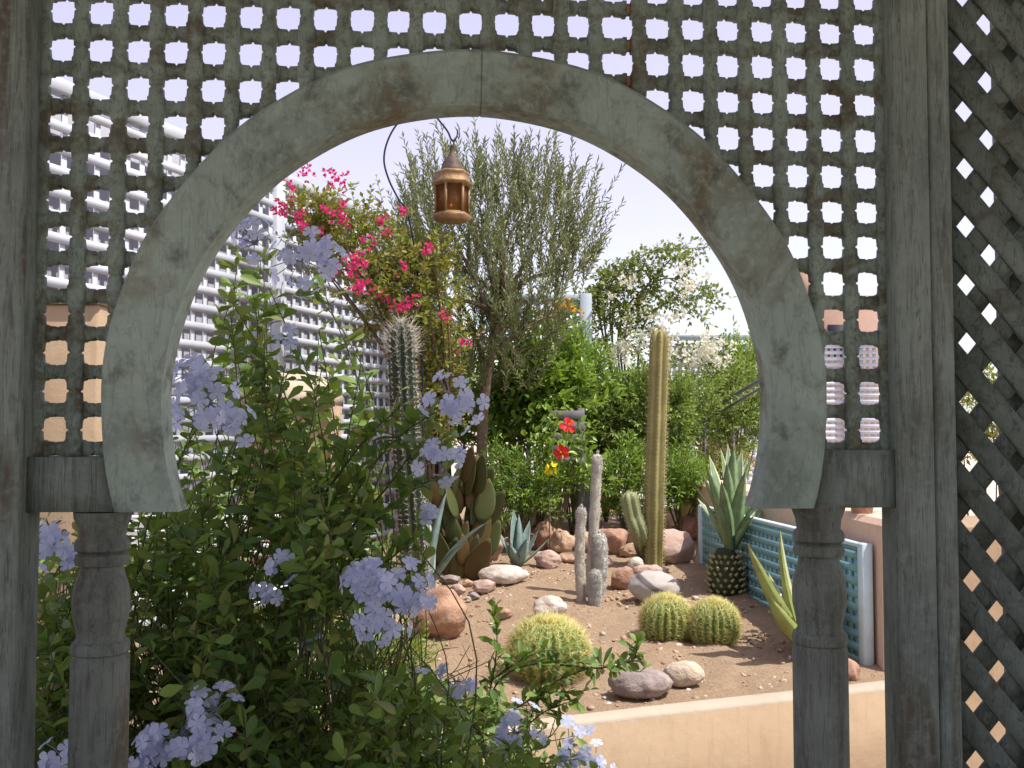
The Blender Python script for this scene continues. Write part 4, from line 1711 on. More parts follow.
shrub("dense_shrub", "mid green shrub under the orange flowers, left of the fence post", "shrub", at(575, 365, 8.05), (0.26, 0.22, 0.26), basept(575, 8.05), 230, 9, 0.16, 0.06, 0.018, M["bright_leaf"], 9, up=0.7, shell=0.3, low=-0.9)
shrub("dense_shrub", "green shrub below the dark handrail at the right back", "shrub", at(735, 412, 8.6), (0.36, 0.3, 0.36), basept(735, 8.6), 520, 10, 0.17, 0.042, 0.017, M["mid_leaf"], 10, up=0.5, shell=0.3, low=-0.9)
shrub("dense_shrub", "yellow-green shrub with tall tips in front of the pale right fence", "shrub", at(735, 368, 9.0), (0.33, 0.25, 0.27), basept(735, 9.0), 220, 10, 0.20, 0.045, 0.017, M["lime_leaf"], 11, up=0.9, shell=0.3, low=-0.9)
shrub("low_plant", "yellowish weedy plant between the big variegated agave and the pale path", "plant", at(712, 466, 8.0), (0.34, 0.22, 0.13), basept(712, 8.0), 130, 8, 0.16, 0.04, 0.012, M["yellow_leaf"], 12, up=0.5, shell=0.2, low=-0.9)
rt, P, d = shrub("pink_flower_bush", "low bush of pink flowers below the handrail", "bush", at(722, 455, 9.0), (0.26, 0.2, 0.14), basept(722, 9.0), 90, 8, 0.12, 0.04, 0.014, M["mid_leaf"], 13, up=0.5)
mb = MB()
blossoms(mb, P[::3], 4, 0.05, 0.028, 0.026)
part(mb, "blossoms", M["pink_petal"], rt)
shrub("lime_plant", "lime green low plant in sun below the lilac blooms", "plant", at(382, 654, 3.75), (0.22, 0.2, 0.09), (at(382, 654, 3.75)[0], 3.75, 0.46), 150, 9, 0.09, 0.026, 0.009, M["lime_leaf"], 14, up=0.8, low=-0.9, shell=0.2)
shrub("lime_plant", "lime green leafy plant in the shade left of the dark spiny cactus", "plant", at(262, 632, 3.6), (0.24, 0.2, 0.14), (at(262, 632, 3.6)[0], 3.6, 0.46), 150, 9, 0.10, 0.032, 0.012, M["lime_leaf"], 15, up=0.8, low=-0.9, shell=0.2)

# hibiscus: two red flowers on a leggy shrub before the small slats
hb = thing("hibiscus", "leggy hibiscus bearing two open red flowers before the grey slats", "hibiscus", basept(556, 7.05))
Yh = 7.05
mb, tw = MB(), MB()
for (x, y) in ((568, 428), (563, 455), (545, 440), (580, 448), (550, 415), (586, 425), (538, 425), (574, 470), (548, 465), (592, 455)):
    tip = at(x, y, Yh)
    tw.tube(curve([basept(556, Yh), at((x + 556) / 2, 480, Yh), tip], 6), np.linspace(.007, .003, 7), 5)
    d_ = unit(tip - basept(556, Yh))
    S = [tip - d_ * 0.2] * 5
    spray(mb, S, [d_ + RNG.standard_normal(3) * 0.5 for _ in S], 0.22, 6, 0.06, 0.032, 1.0, shape="oval")
part(mb, "foliage", M["dark_leaf"], hb)
part(tw, "stems", M["twig"], hb)


def hib_flower(c, mname, root, s=0.05, face=(0.1, -1, 0.35), partname="flower"):
    mb = MB()
    ax = unit(face)
    _, A, B = perp_frames(ax[None])
    A, B = A[0], B[0]
    for k in range(5):
        th = k * 2 * PI / 5
        ld = (math.cos(th) * A + math.sin(th) * B) + ax * 0.35
        mb.leaves([c], [ld + RNG.standard_normal(3) * 0.12], [ax + RNG.standard_normal(3) * 0.25], s * random.uniform(0.9, 1.1), s * 0.85, "petal", random.uniform(0.15, 0.4), random.uniform(0.1, 0.45))
    o = part(mb, partname, M[mname], root, True)
    mb = MB()
    mb.tube([c, c + ax * s * 0.9], [0.004, 0.003], 5)
    q = part(mb, "stamen", M["yellow_petal"], root)
    q.parent = o
    return o


hib_flower(at(568, 426, 6.85), "red_petal", hb, 0.055)
hib_flower(at(562, 453, 6.85), "red_petal", hb, 0.058, (-0.3, -1, 0.2))
yf = thing("yellow_flower_plant", "small plant with one bright yellow flower below the red hibiscus", "plant", basept(550, 6.85))
mb = MB()
tp_ = at(551, 469, 6.75)
mb.tube(curve([basept(550, 6.8), at(549, 495, 6.8), tp_], 6), 0.004, 5)
part(mb, "stem", M["twig"], yf)
mb = MB()
blossoms(mb, [tp_], 7, 0.03, 0.035, 0.03, petals=4)
part(mb, "flower", M["yellow_petal"], yf)

# bougainvillea with magenta bracts in front of the white fence
Yg = 5.95
bg_b = basept(436, 6.3)
P1, d1_ = crown_points(at(345, 245, 5.75), (0.30, 0.22, 0.33), 190, 0.25, -0.9, 0.3, 21)
P2, d2_ = crown_points(at(408, 285, Yg), (0.29, 0.26, 0.36), 300, 0.25, -0.9, 0.3, 22)
P3, d3_ = crown_points(at(312, 212, 5.6), (0.16, 0.15, 0.17), 60, 0.2, -0.9, 0.3, 23)
P4, d4_ = crown_points(at(437, 345, 6.2), (0.20, 0.2, 0.25), 90, 0.2, -0.9, 0.3, 24)
bou = thing("bougainvillea", "magenta bougainvillea with yellow-green leaves climbing before the white fence", "bougainvillea", bg_b)
P5, d5_ = crown_points(at(438, 400, 6.15), (0.15, 0.15, 0.34), 110, 0.2, -0.9, 0.3, 25)
P = np.concatenate((P1, P2, P3, P4, P5))
d_ = np.concatenate((d1_, d2_, d3_, d4_, d5_))
D = d_ * 0.8 + np.array((0, 0, 0.5)) + RNG.standard_normal(d_.shape) * 0.5
mb, tw = MB(), MB()
spray(mb, P - units(D) * 0.08, D, 0.16 * RNG.uniform(0.7, 1.4, len(P)), 10, 0.036, 0.022, 1.0, 0.1, "small", tw=tw)
part(mb, "foliage", M["yellow_leaf"], bou)
for q in range(0, len(P), 36):
    tw.tube(curve([bg_b - (0, 0, 0.03), bg_b * 0.6 + P[q] * 0.4 + (0.06, 0, 0.42), P[q]], 8), np.linspace(0.016, 0.004, 9), 6)
part(tw, "stems", M["bark"], bou, True)
mb = MB()
C = []
for (x, y, sp, k) in ((290, 200, 9, 7), (316, 184, 10, 5), (345, 186, 6, 3), (340, 210, 7, 4), (306, 220, 7, 4), (355, 262, 11, 6), (350, 275, 10, 7), (362, 282, 7, 4), (322, 222, 10, 4), (330, 182, 5, 2), (396, 208, 4, 1), (383, 300, 7, 4), (404, 300, 6, 4), (390, 240, 8, 3), (424, 242, 4, 2), (427, 252, 4, 1), (442, 318, 3, 1), (463, 349, 3, 1), (410, 272, 5, 2), (372, 235, 6, 2)):
    for _ in range(max(1, int(k * 0.75))):
        C.append(at(x + random.gauss(0, sp), y + random.gauss(0, sp), 5.45 + random.uniform(-0.1, 0.12) if x < 375 else 5.66 + random.uniform(-.08, .08)))
blossoms(mb, C, 6, 0.042, 0.024, 0.020)
part(mb, "bracts", M["magenta"], bou)

# olive tree
Yo = 7.3
ob_ = basept(482, Yo)
ol = thing("olive_tree", "grey-green olive tree with slender upright shoots behind the hanging lantern", "tree", ob_)
mb = MB()
trunk = curve([ob_ - (0, 0, 0.05), at(482, 440, Yo), at(486, 385, Yo), at(495, 335, Yo), at(505, 290, Yo)], 20)
mb.tube(trunk, np.linspace(0.045, 0.030, 21), 10)
bl_ = []
for (x, y, yo) in ((440, 300, -0.3), (420, 250, 0.1), (455, 240, -0.2), (480, 235, 0.3), (510, 230, 0.0), (535, 250, -0.3), (560, 270, 0.2), (570, 310, 0.0), (500, 250, -0.4), (460, 300, 0.35), (530, 300, 0.35)):
    a = trunk[random.choice((11, 13, 15, 17, 19))]
    e = at(x, y, Yo + yo)
    pth = curve([a, 0.55 * a + 0.45 * e + (0, 0, 0.05), e], 8)
    mb.tube(pth, np.linspace(0.026, 0.009, 9), 6)
    bl_.append(pth)
part(mb, "trunk", M["bark"], ol, True)
mb, tw = MB(), MB()
S, D, L = [], [], []
poly = [(402, 235), (425, 175), (440, 160), (480, 150), (520, 165), (550, 170), (575, 190), (595, 235), (590, 280), (560, 320), (520, 345), (470, 345), (430, 320), (405, 290)]


def inside(x, y, pl):
    c = False
    n_ = len(pl)
    for i in range(n_):
        x0, y0 = pl[i]
        x1, y1 = pl[(i + 1) % n_]
        if (y0 > y) != (y1 > y) and x < (x1 - x0) * (y - y0) / (y1 - y0) + x0:
            c = not c
    return c


while len(S) < 480:
    x, y = random.uniform(400, 602), random.uniform(180, 365)
    if not inside(x, y, poly):
        continue
    S.append(at(x, y, Yo + random.gauss(0, 0.36)))
    D.append((random.gauss((x - 495) / 330, 0.22), random.gauss(0, 0.25), 1.0))
    L.append(random.uniform(0.25, 0.5))
while len(S) < 600:
    x, y = random.uniform(435, 565), random.uniform(325, 395)
    if abs(x - 495) > 75 - (y - 325) * 0.55:
        continue
    S.append(at(x, y, Yo + random.uniform(-0.35, 0.25)))
    D.append((random.gauss((x - 490) / 160, 0.35), random.gauss(-0.1, 0.3), 0.75))
    L.append(random.uniform(0.18, 0.34))
# the long wands that break the outline at the top
for (x0, y0, x1, y1) in ((430, 200, 421, 143), (440, 195, 432, 152), (450, 190, 447, 140), (420, 215, 408, 172), (412, 230, 401, 196), (462, 185, 466, 150), (500, 190, 494, 165), (508, 185, 505, 148), (520, 185, 524, 137), (527, 190, 533, 150), (538, 190, 541, 140), (546, 195, 553, 152), (556, 205, 569, 165), (562, 215, 572, 172), (515, 190, 512, 160), (575, 240, 590, 212), (580, 250, 604, 232), (575, 255, 600, 244), (470, 190, 478, 160), (485, 190, 486, 156), (550, 210, 560, 158), (578, 262, 606, 230), (425, 210, 416, 160), (456, 190, 455, 146), (536, 185, 547, 135), (530, 190, 528, 130), (518, 180, 516, 128)):
    for _ in range(2):
        a, e = at(x0 + random.gauss(0, 3), y0 + 14, Yo + random.gauss(0, .2)), at(x1 + random.gauss(0, 3), y1 + random.uniform(-3, 14), Yo + random.gauss(0, .25))
        S.append(a)
        D.append(e - a)
        L.append(np.linalg.norm(e - a))
spray(mb, S, D, L, 30, 0.052, 0.0095, 0.62, 0.0, "small", start=0.05, upbias=0.2, tw=tw, twr=0.0016)
part(mb, "crown", M["olive_leaf"], ol)
part(tw, "twigs", M["twig"], ol)

# white bougainvillea / jasmine with arching sprays at the back
Yw = 8.75
wb = basept(640, Yw)
wj = thing("white_climber", "tall white-flowered climber with arching sprays against the sky", "climber", wb)
mb, tw, fl = MB(), MB(), MB()
archs = [((612, 330), (640, 258), (705, 247)), ((618, 335), (660, 280), (718, 292)), ((605, 330), (622, 268), (668, 246)), ((620, 330), (655, 290), (700, 316)), ((600, 320), (606, 280), (640, 262)), ((625, 335), (668, 262), (690, 262)), ((590, 330), (598, 285), (612, 270)), ((640, 340), (672, 300), (714, 296)), ((610, 320), (630, 275), (655, 270))]
for a, b_, c in archs:
    yy = Yw + random.uniform(-0.25, 0.15)
    pth = curve([wb + (0, 0, 0.3), at(*a, yy), at(*b_, yy), at(*c, yy)], 20)
    tw.tube(pth, np.linspace(0.012, 0.003, 21), 5)
    for i in range(7, 21):
        S = [pth[i]] * 3
        spray(mb, S, RNG.standard_normal((3, 3)) * 0.7 + (pth[min(i + 1, 20)] - pth[i - 1]) * 4 + (0, 0, -0.15), 0.13, 6, 0.048, 0.028, 1.0, 0.25, tw=tw)
Pq, dq = crown_points(at(612, 325, Yw - 0.1), (0.27, 0.2, 0.36), 190, 0.25, -0.9, 0.3, 31)
spray(mb, Pq, dq + (0, 0, 0.3), 0.15, 8, 0.045, 0.022, 1.0, 0.15, tw=tw)
Pq2, dq2 = crown_points(at(700, 370, Yw + 0.2), (0.26, 0.2, 0.22), 110, 0.25, -0.9, 0.3, 32)
spray(mb, Pq2, dq2 + (0, 0, 0.3), 0.15, 8, 0.045, 0.022, 1.0, 0.15, tw=tw)
part(mb, "foliage", M["climber_leaf"], wj)
part(tw, "stems", M["twig"], wj)
C = []
for (x, y, sp, k) in ((628, 352, 9, 7), (612, 352, 7, 3), (645, 340, 7, 4), (620, 290, 10, 4), (680, 288, 10, 4), (708, 352, 10, 9), (696, 362, 9, 5), (712, 345, 6, 3), (670, 345, 8, 4), (690, 275, 9, 3), (640, 320, 10, 4), (722, 362, 6, 3), (672, 318, 9, 3), (606, 370, 6, 2)):
    for _ in range(int(k * 1.7)):
        C.append(at(x + random.gauss(0, sp), y + random.gauss(0, sp * 0.7), Yw - 0.32 + random.uniform(-.1, .1)))
blossoms(fl, C, 8, 0.058, 0.029, 0.023)
part(fl, "blossoms", M["white_petal"], wj)

# orange flowers in front of the back fence
og = thing("orange_climber", "orange-yellow trumpet flower cluster hanging before the back fence", "climber", basept(560, 8.15))
mb, tw = MB(), MB()
C = [at(x + random.gauss(0, 5), y + random.gauss(0, 3), 8.1) for (x, y) in ((547, 316), (552, 317), (560, 316), (566, 307), (570, 310), (556, 305), (562, 302), (574, 316)) for _ in range(2)]
blossoms(mb, C, 4, 0.045, 0.035, 0.026)
part(mb, "flowers", M["orange_petal"], og)
for c in C[::3]:
    tw.tube(curve([basept(560, 8.15), at(562, 380, 8.2), c], 8), np.linspace(.008, .003, 9), 5)
part(tw, "stems", M["twig"], og)
mb = MB()
spray(mb, C, RNG.standard_normal((len(C), 3)) + (0, 0, -0.3), 0.13, 7, 0.045, 0.02)
part(mb, "foliage", M["bright_leaf"], og)

# ---------------------------------------------------------------- plumbago bush, near, in the pavilion's shade
plb = thing("plumbago_bush", "shaded plumbago bush with pale lilac-blue flower heads filling the lower left", "bush", (-0.55, 2.35, 0))
mb, tw = MB(), MB()
targets = []


def add_targets(n, fx, Yr):
    for _ in range(n):
        x, y = fx()
        targets.append((x, y, random.uniform(*Yr)))


add_targets(300, lambda: (random.uniform(110, 430), random.uniform(525, 800)), (1.85, 2.95))
add_targets(85, lambda: (random.uniform(140, 400), 350 + 190 * random.random()), (1.95, 2.6))
add_targets(30, lambda: (random.gauss(285, 45), random.uniform(360, 520)), (1.95, 2.6))
add_targets(16, lambda: (random.uniform(225, 330), random.uniform(240, 345)), (1.95, 2.25))
add_targets(46, lambda: (random.uniform(400, 530), 690 + 90 * random.random()), (2.2, 2.95))
add_targets(12, lambda: (random.uniform(420, 500), 640 + 60 * random.random()), (2.3, 2.9))
add_targets(120, lambda: (random.uniform(5, 120), random.uniform(510, 790)), (1.75, 2.6))
add_targets(12, lambda: (random.uniform(520, 590), random.uniform(720, 790)), (2.3, 2.8))
for (x, y, Y) in targets:
    tip = at(x, y, Y)
    if tip[2] < 0.12:
        continue
    bx = np.array((np.clip(tip[0] * 0.75 - 0.12, -1.1, 0.25) + random.gauss(0, 0.08), np.clip(Y + random.uniform(-0.1, 0.25), 1.95, 2.85), 0.0))
    if x > 395 and y > 600:
        bx[0] -= 0.32
    lean = random.gauss(0, 0.16)
    mid = bx * 0.45 + tip * 0.55 + np.array((lean, random.gauss(0, 0.10), 0.10 + (0.12 if x > 395 and y > 600 else 0)))
    pth = curve([bx, bx * 0.75 + tip * 0.25 + RNG.standard_normal(3) * (0.09, 0.05, 0.02), mid, mid * 0.4 + tip * 0.6 + RNG.standard_normal(3) * (0.045, 0.03, 0.02), tip], 14)
    ln = np.linalg.norm(tip - bx)
    m_ = max(5, int(min(ln * 0.8, 0.75) / 0.0165))
    ts = 1 - np.linspace(0, min(0.8, 0.75 / ln), m_) + RNG.uniform(-0.01, 0.01, m_)
    P, D, NN = [], [], []
    L = []
    for q, t in enumerate(ts):
        i = min(max(t, 0), 0.9999) * 14
        i0 = int(i)
        pp = pth[i0] + (pth[i0 + 1] - pth[i0]) * (i - i0)
        td = unit(pth[i0 + 1] - pth[i0])
        _, A, B = perp_frames(td[None])
        for rep in range(2 if random.random() < 0.45 else 1):
            ph = q * 2.4 + rep * 2.0 + random.uniform(-.4, .4)
            rd = math.cos(ph) * A[0] + math.sin(ph) * B[0]
            P.append(pp)
            D.append(td * 0.45 + rd + np.array((0, 0, -0.05)) + RNG.standard_normal(3) * 0.35)
            NN.append(np.array((0, 0, 0.8)) + RNG.standard_normal(3) * 0.75)
            L.append((0.022 + 0.034 * random.random()) * (0.6 + 0.4 * min(1, q / 3)))
    keep = []
    for q, pp in enumerate(P):
        rel = pp - EYE
        dep = rel[1] * math.cos(PITCH) + rel[2] * math.sin(PITCH)
        sx = 512 + F * rel[0] / dep
        sy = 384 - F * (rel[2] * math.cos(PITCH) - rel[1] * math.sin(PITCH)) / dep
        lim_ = float(np.interp(sy, (200, 330, 400, 470, 520, 600, 635, 660, 700, 760), (335, 350, 372, 380, 372, 380, 345, 360, 500, 600))) + random.gauss(0, 14)
        if x > 385 and y < 500:
            lim_ += 80
        if sx > lim_:
            continue
        if sy < 500 and random.random() < 0.30:
            continue
        if noise.noise(Vector((sx / 42.0, sy / 42.0, 5.3))) > 0.30 and random.random() < 0.8:
            continue
        keep.append(q)
    if len(keep) < 0.3 * len(P):
        continue
    tw.tube(pth, np.linspace(0.0026, 0.0010, 15), 4)
    P = [P[q] for q in keep]
    D = [D[q] for q in keep]
    NN = [NN[q] for q in keep]
    L = np.array([L[q] for q in keep])
    mb.leaves(P, D, NN, L, L * 0.44, "obovate", 0.16, random.uniform(0.05, 0.3))
# the fine sprigs reaching over the wall in front of the barrel cactus
for pts, lf in (([(470, 760), (500, 680), (560, 662), (640, 672)], 9), ([(560, 665), (600, 668), (632, 660), (638, 640)], 5), ([(470, 740), (490, 690), (497, 640), (492, 606)], 9), ([(520, 750), (545, 690), (600, 664)], 8), ([(430, 740), (480, 690), (530, 655), (560, 650)], 9), ([(450, 760), (530, 700), (590, 690)], 9), ([(480, 770), (540, 715), (575, 700)], 9),
                ([(330, 545), (370, 470), (405, 432), (436, 412)], 2), ([(335, 560), (400, 500), (447, 470)], 2), ([(345, 590), (395, 555), (428, 520)], 2), ([(320, 500), (365, 440), (402, 405)], 2), ([(340, 540), (385, 490), (418, 448), (450, 440)], 2), ([(350, 620), (400, 600), (425, 560)], 2)):
    pth = curve([at(x, y, 2.75 if lf > 3 else 2.12) for x, y in pts], 20)
    tw.tube(pth, np.linspace(0.003, 0.001, 21), 4)
    P, D = [], []
    for i in range(4, 21):
        td = unit(pth[min(i + 1, 20)] - pth[i - 1])
        for _ in range(2 if i > 15 else 3):
            P.append(pth[i])
            D.append(td * 0.5 + RNG.standard_normal(3) * 0.7)
    mb.leaves(P, D, RNG.standard_normal((len(P), 3)) * 0.4 + (0, -0.2, 1), RNG.uniform(0.022, 0.058, len(P)), RNG.uniform(0.014, 0.024, len(P)), "obovate", 0.16, 0.15)
part(mb, "foliage", M["plumbago_leaf"], plb)
part(tw, "stems", M["twig_red"], plb, True)

heads = [(205, 388, 66, 1.82, 24), (186, 368, 40, 1.80, 10), (228, 416, 44, 1.88, 12), (252, 232, 48, 2.0, 13), (300, 244, 66, 1.98, 24), (330, 248, 36, 2.0, 9), (452, 392, 60, 2.05, 24), (438, 452, 52, 2.05, 18), (395, 575, 76, 1.80, 34), (362, 572, 56, 1.80, 18), (380, 610, 56, 1.80, 12),
         (284, 556, 36, 1.9, 7), (264, 588, 30, 1.9, 5), (455, 674, 42, 2.2, 9), (178, 725, 74, 1.74, 26), (212, 700, 56, 1.76, 12), (148, 745, 50, 1.74, 12), (515, 722, 56, 2.35, 18), (570, 735, 54, 2.45, 18), (596, 762, 48, 2.45, 13), (50, 536, 54, 1.75, 18), (58, 752, 44, 1.70, 9), (425, 676, 24, 2.2, 3), (312, 640, 20, 2.2, 3), (430, 515, 28, 2.1, 4), (285, 330, 24, 2.05, 4)]
for (x, y, dpx, Y, nf) in heads:
    c = at(x, y, Y)
    rad = 0.5 * dpx * Y / F
    root_c = c + np.array((0, 0.02, -rad * 0.45))
    mb = MB()
    for q in range(int(nf * 0.85)):
        dv = unit(RNG.standard_normal(3) * (1, 1, 0.85) + (0, -0.75, 0.3))
        fp = root_c + dv * rad * random.uniform(0.75, 1.15)
        mb.tube([root_c, 0.5 * (root_c + fp) + (0, 0, 0.004), fp], [0.0013, 0.0009, 0.0009], 4, 1, cap=False)
        ax = unit(dv + RNG.standard_normal(3) * 0.35 + (0, -0.25, 0.05))
        _, A, B = perp_frames(ax[None])
        A, B = A[0], B[0]
        s_ = random.uniform(0.0150, 0.0190)
        ph = random.uniform(0, 6.28)
        for k in range(5):
            th = ph + k * 2 * PI / 5
            ld = (math.cos(th) * A + math.sin(th) * B) + ax * 0.12
            mb.leaves([fp], [ld], [ax], s_, s_ * 0.80, "petal", 0.10, 0.14)
    # green calyces in the middle
    for q in range(max(4, nf // 2)):
        dv = unit(RNG.standard_normal(3) + (0, -0.6, 0.4))
        mb.cones([root_c], [dv], rad * random.uniform(0.3, 0.55), 0.0022, 1)
    part(mb, "flower_head", [M["plumbago_petal"], M["plumbago_tube"]], plb)

# ---------------------------------------------------------------- fences
def fence_bars(mb, u0, u1, z0, z1, p, wh, wv, th, phase=0.0):
    """horizontal slats in front, narrower uprights behind (local frame)"""
    k = 0
    z = z0 + p * 0.5
    while z < z1:
        mb.box(((u0 + u1) / 2, th * 0.5, z), (u1 - u0, th, wh))
        z += p
    u = u0 + p * 0.5 + phase
    while u < u1:
        mb.box((u, th * 1.5, (z0 + z1) / 2), (wv, th, z1 - z0))
        u += p


def fline(x):
    """point on the left fence's line seen at column x"""
    pit = 18.8 - 0.0273 * (x - 200)
    Y = 100.0 / pit
    return np.array((ray(x, 430)[0] * Y, Y, 0.0))


f0, f1, f2 = fline(5), fline(276), fline(430)
fd = unit(f2 - f0)
fyaw = math.atan2(fd[1], fd[0])
fn = thing("lattice_fence", "tall sunlit white lattice fence running back along the left side", "fence", f0, fyaw)
La, Lb = np.linalg.norm(f1 - f0), np.linalg.norm(f2 - f0)
HZ = 3.05
for (a, b_) in ((0.05, La - 0.05), (La + 0.05, Lb - 0.05)):
    mb = MB()
    fence_bars(mb, a, b_, 0.1, HZ - 0.05, 0.1, 0.044, 0.030, 0.010)
    mb.build("lattice_panel", M["white_fence"], fn)
for u in (0.0, La, Lb):
    mb = MB()
    mb.cbox((u, 0.02, HZ / 2 + 0.02), (0.09, 0.09, HZ + 0.04), 0.006)
    mb.build("post", M["white_fence"], fn)
mb = MB()
mb.cbox((Lb / 2, 0.02, HZ - 0.02), (Lb - 0.1, 0.08, 0.06), 0.004)
mb.build("top_rail", M["white_fence"], fn)
bw = thing("boundary_wall", "grey wall standing close behind the white lattice fence", "wall", f0 + np.array((-fd[1], fd[0], 0)) * 0.16, fyaw)
mb = MB()
mb.box((Lb / 2 - 0.1, 0.1, 1.515), (Lb + 0.2, 0.2, 3.03))
mb.build("wall_body", M["grey_wall"], bw)

# back fence panel ending in a post right of the olive
Yk = 8.45
k0, k1 = at(478, 430, Yk), at(586, 430, Yk)
kf = thing("lattice_fence", "blue-grey square lattice panel ending in a tall post at the back centre", "fence", (k0[0], Yk, 0))
zt = at(580, 294, Yk)[2]
wk = k1[0] - k0[0]
mb = MB()
fence_bars(mb, 0, wk - 0.05, 0.75, zt - 0.06, 0.078, 0.034, 0.036, 0.016)
mb.build("lattice_panel", M["pale_fence"], kf)
mb = MB()
mb.cbox((wk, 0.01, (zt + 0.5) / 2), (0.10, 0.10, zt - 0.5), 0.006)
mb.build("post", M["blue_grey_fence"], kf)
mb = MB()
mb.cbox((wk / 2 - 0.03, 0.01, zt - 0.03), (wk - 0.06, 0.07, 0.055), 0.004)
mb.build("top_rail", M["blue_grey_fence"], kf)
# small slatted screen behind the hibiscus
Ys = 7.28
s0, s1 = at(550, 430, Ys), at(584, 430, Ys)
sk = thing("slatted_screen", "small grey slatted screen behind the red hibiscus flowers", "screen", (s0[0], Ys, zsoil(Ys)))
zt2 = at(566, 408, Ys)[2] - zsoil(Ys)
mb = MB()
for i in range(5):
    mb.cbox(((s1[0] - s0[0]) / 2, 0, zt2 - 0.05 - i * 0.085), (s1[0] - s0[0], 0.018, 0.062), 0.003)
mb.build("slats", M["grey_slat"], sk)
for u in (s1[0] - s0[0] - 0.02,):
    mb = MB()
    mb.cbox((u, 0.03, zt2 / 2 - 0.02), (0.05, 0.04, zt2 + 0.04), 0.003)
    mb.build("post", M["grey_slat"], sk)

# pale fence at the right back
Yr = 10.2
r0, r1 = at(668, 430, Yr), at(905, 430, Yr)
rf = thing("lattice_fence", "pale blue fine lattice fence with broad posts at the right back", "fence", (r0[0], Yr, 0), R(-4))
zt3 = at(740, 340, Yr)[2]
wr = r1[0] - r0[0]
nb = 4
for i in range(nb):
    a, b_ = wr * i / nb + 0.04, wr * (i + 1) / nb - 0.04
    mb = MB()
    fence_bars(mb, a, b_, 0.7, zt3 - 0.07, 0.062, 0.036, 0.034, 0.012)
    mb.build("lattice_panel", M["pale_fence"], rf)
for i in range(nb + 1):
    mb = MB()
    mb.cbox((wr * i / nb, 0.01, zt3 / 2), (0.085, 0.085, zt3), 0.006)
    mb.build("post", M["pale_fence"], rf)
mb = MB()
mb.cbox((wr / 2, 0.005, zt3 + 0.02), (wr + 0.1, 0.1, 0.05), 0.004)
mb.build("top_rail", M["blue_grey_fence"], rf)

# teal pierced screen leaning along the parapet
T0 = at(702, 560, 6.55) * (1, 1, 0)
T1 = at(868, 610, 4.30) * (1, 1, 0)
T0[0] -= 0.0
td_ = unit(T0 - T1)
tyw = math.atan2(td_[1], td_[0])
Lt = np.linalg.norm(T0 - T1)
zt4a, zt4b = at(868, 546, 4.30)[2], zsoil(4.3)
tsn = thing("pierced_screen", "teal pierced garden screen along the right side of the bed", "screen", (T1[0], T1[1], zsoil(4.3) - 0.05), tyw)
Ht = zt4a - zt4b + 0.06
mb = MB()
# board pierced with small slots: solid rows between rows of slots
rows = 8
z0_, z1_ = 0.06, Ht - 0.06
pr_ = (z1_ - z0_) / rows
for i in range(rows + 1):
    hgt_ = pr_ * 0.60
    mb.box((Lt / 2, 0.0, z0_ + i * pr_), (Lt - 0.06, 0.018, hgt_))
u = 0.09
while u < Lt - 0.05:
    mb.box((u, 0.0002, (z0_ + z1_) / 2), (0.036, 0.0172, z1_ - z0_))
    u += 0.062
mb.box((Lt / 2, -0.020, Ht / 2), (Lt - 0.01, 0.008, Ht - 0.06), mat=1)  # added dark sheet, its colour stands for the shade inside the slots
mb.build("pierced_board", [M["teal"], mat_plain("slot_shade_backing", (0.07, 0.13, 0.15), 0.8)], tsn)
mb = MB()
mb.cbox((0.02, 0.0, Ht / 2), (0.05, 0.05, Ht), 0.006)
mb.cbox((Lt - 0.02, 0.0, Ht / 2), (0.05, 0.05, Ht), 0.006)
mb.cbox((Lt / 2, 0.0, Ht - 0.012), (Lt - 0.09, 0.040, 0.018), 0.004)
mb.build("frame", M["teal_pale"], tsn)

# ---------------------------------------------------------------- lantern on its crook
Yl = 5.9
cp = [at(x, y, Yl) for x, y in ((425, 560), (423, 420), (420, 300), (409, 218), (399, 200), (389, 180), (384, 160), (388, 140), (399, 122), (416, 111), (433, 115), (442, 124), (448, 132), (451, 139), (454, 140.5), (457, 136), (457.5, 130))]
cp[0][2] = zsoil(Yl) - 0.1
hook = thing("shepherd_hook", "thin dark curved iron pole with a hook holding the lantern", "hook", (cp[0][0], cp[0][1], zsoil(Yl)))
mb = MB()
pth = curve(cp, 110)
mb.tube(pth, np.concatenate((np.full(95, 0.0058), np.linspace(0.0056, 0.0035, 16))), 8)
part(mb, "pole", M["iron"], hook, True)
sl = Yl / F
lc = at(452, 222, Yl)
lan = thing("lantern", "hexagonal copper lantern with amber glass hanging from the iron hook", "lantern", lc)


def LZ(py):
    return at(452, py, Yl)[2] - lc[2]


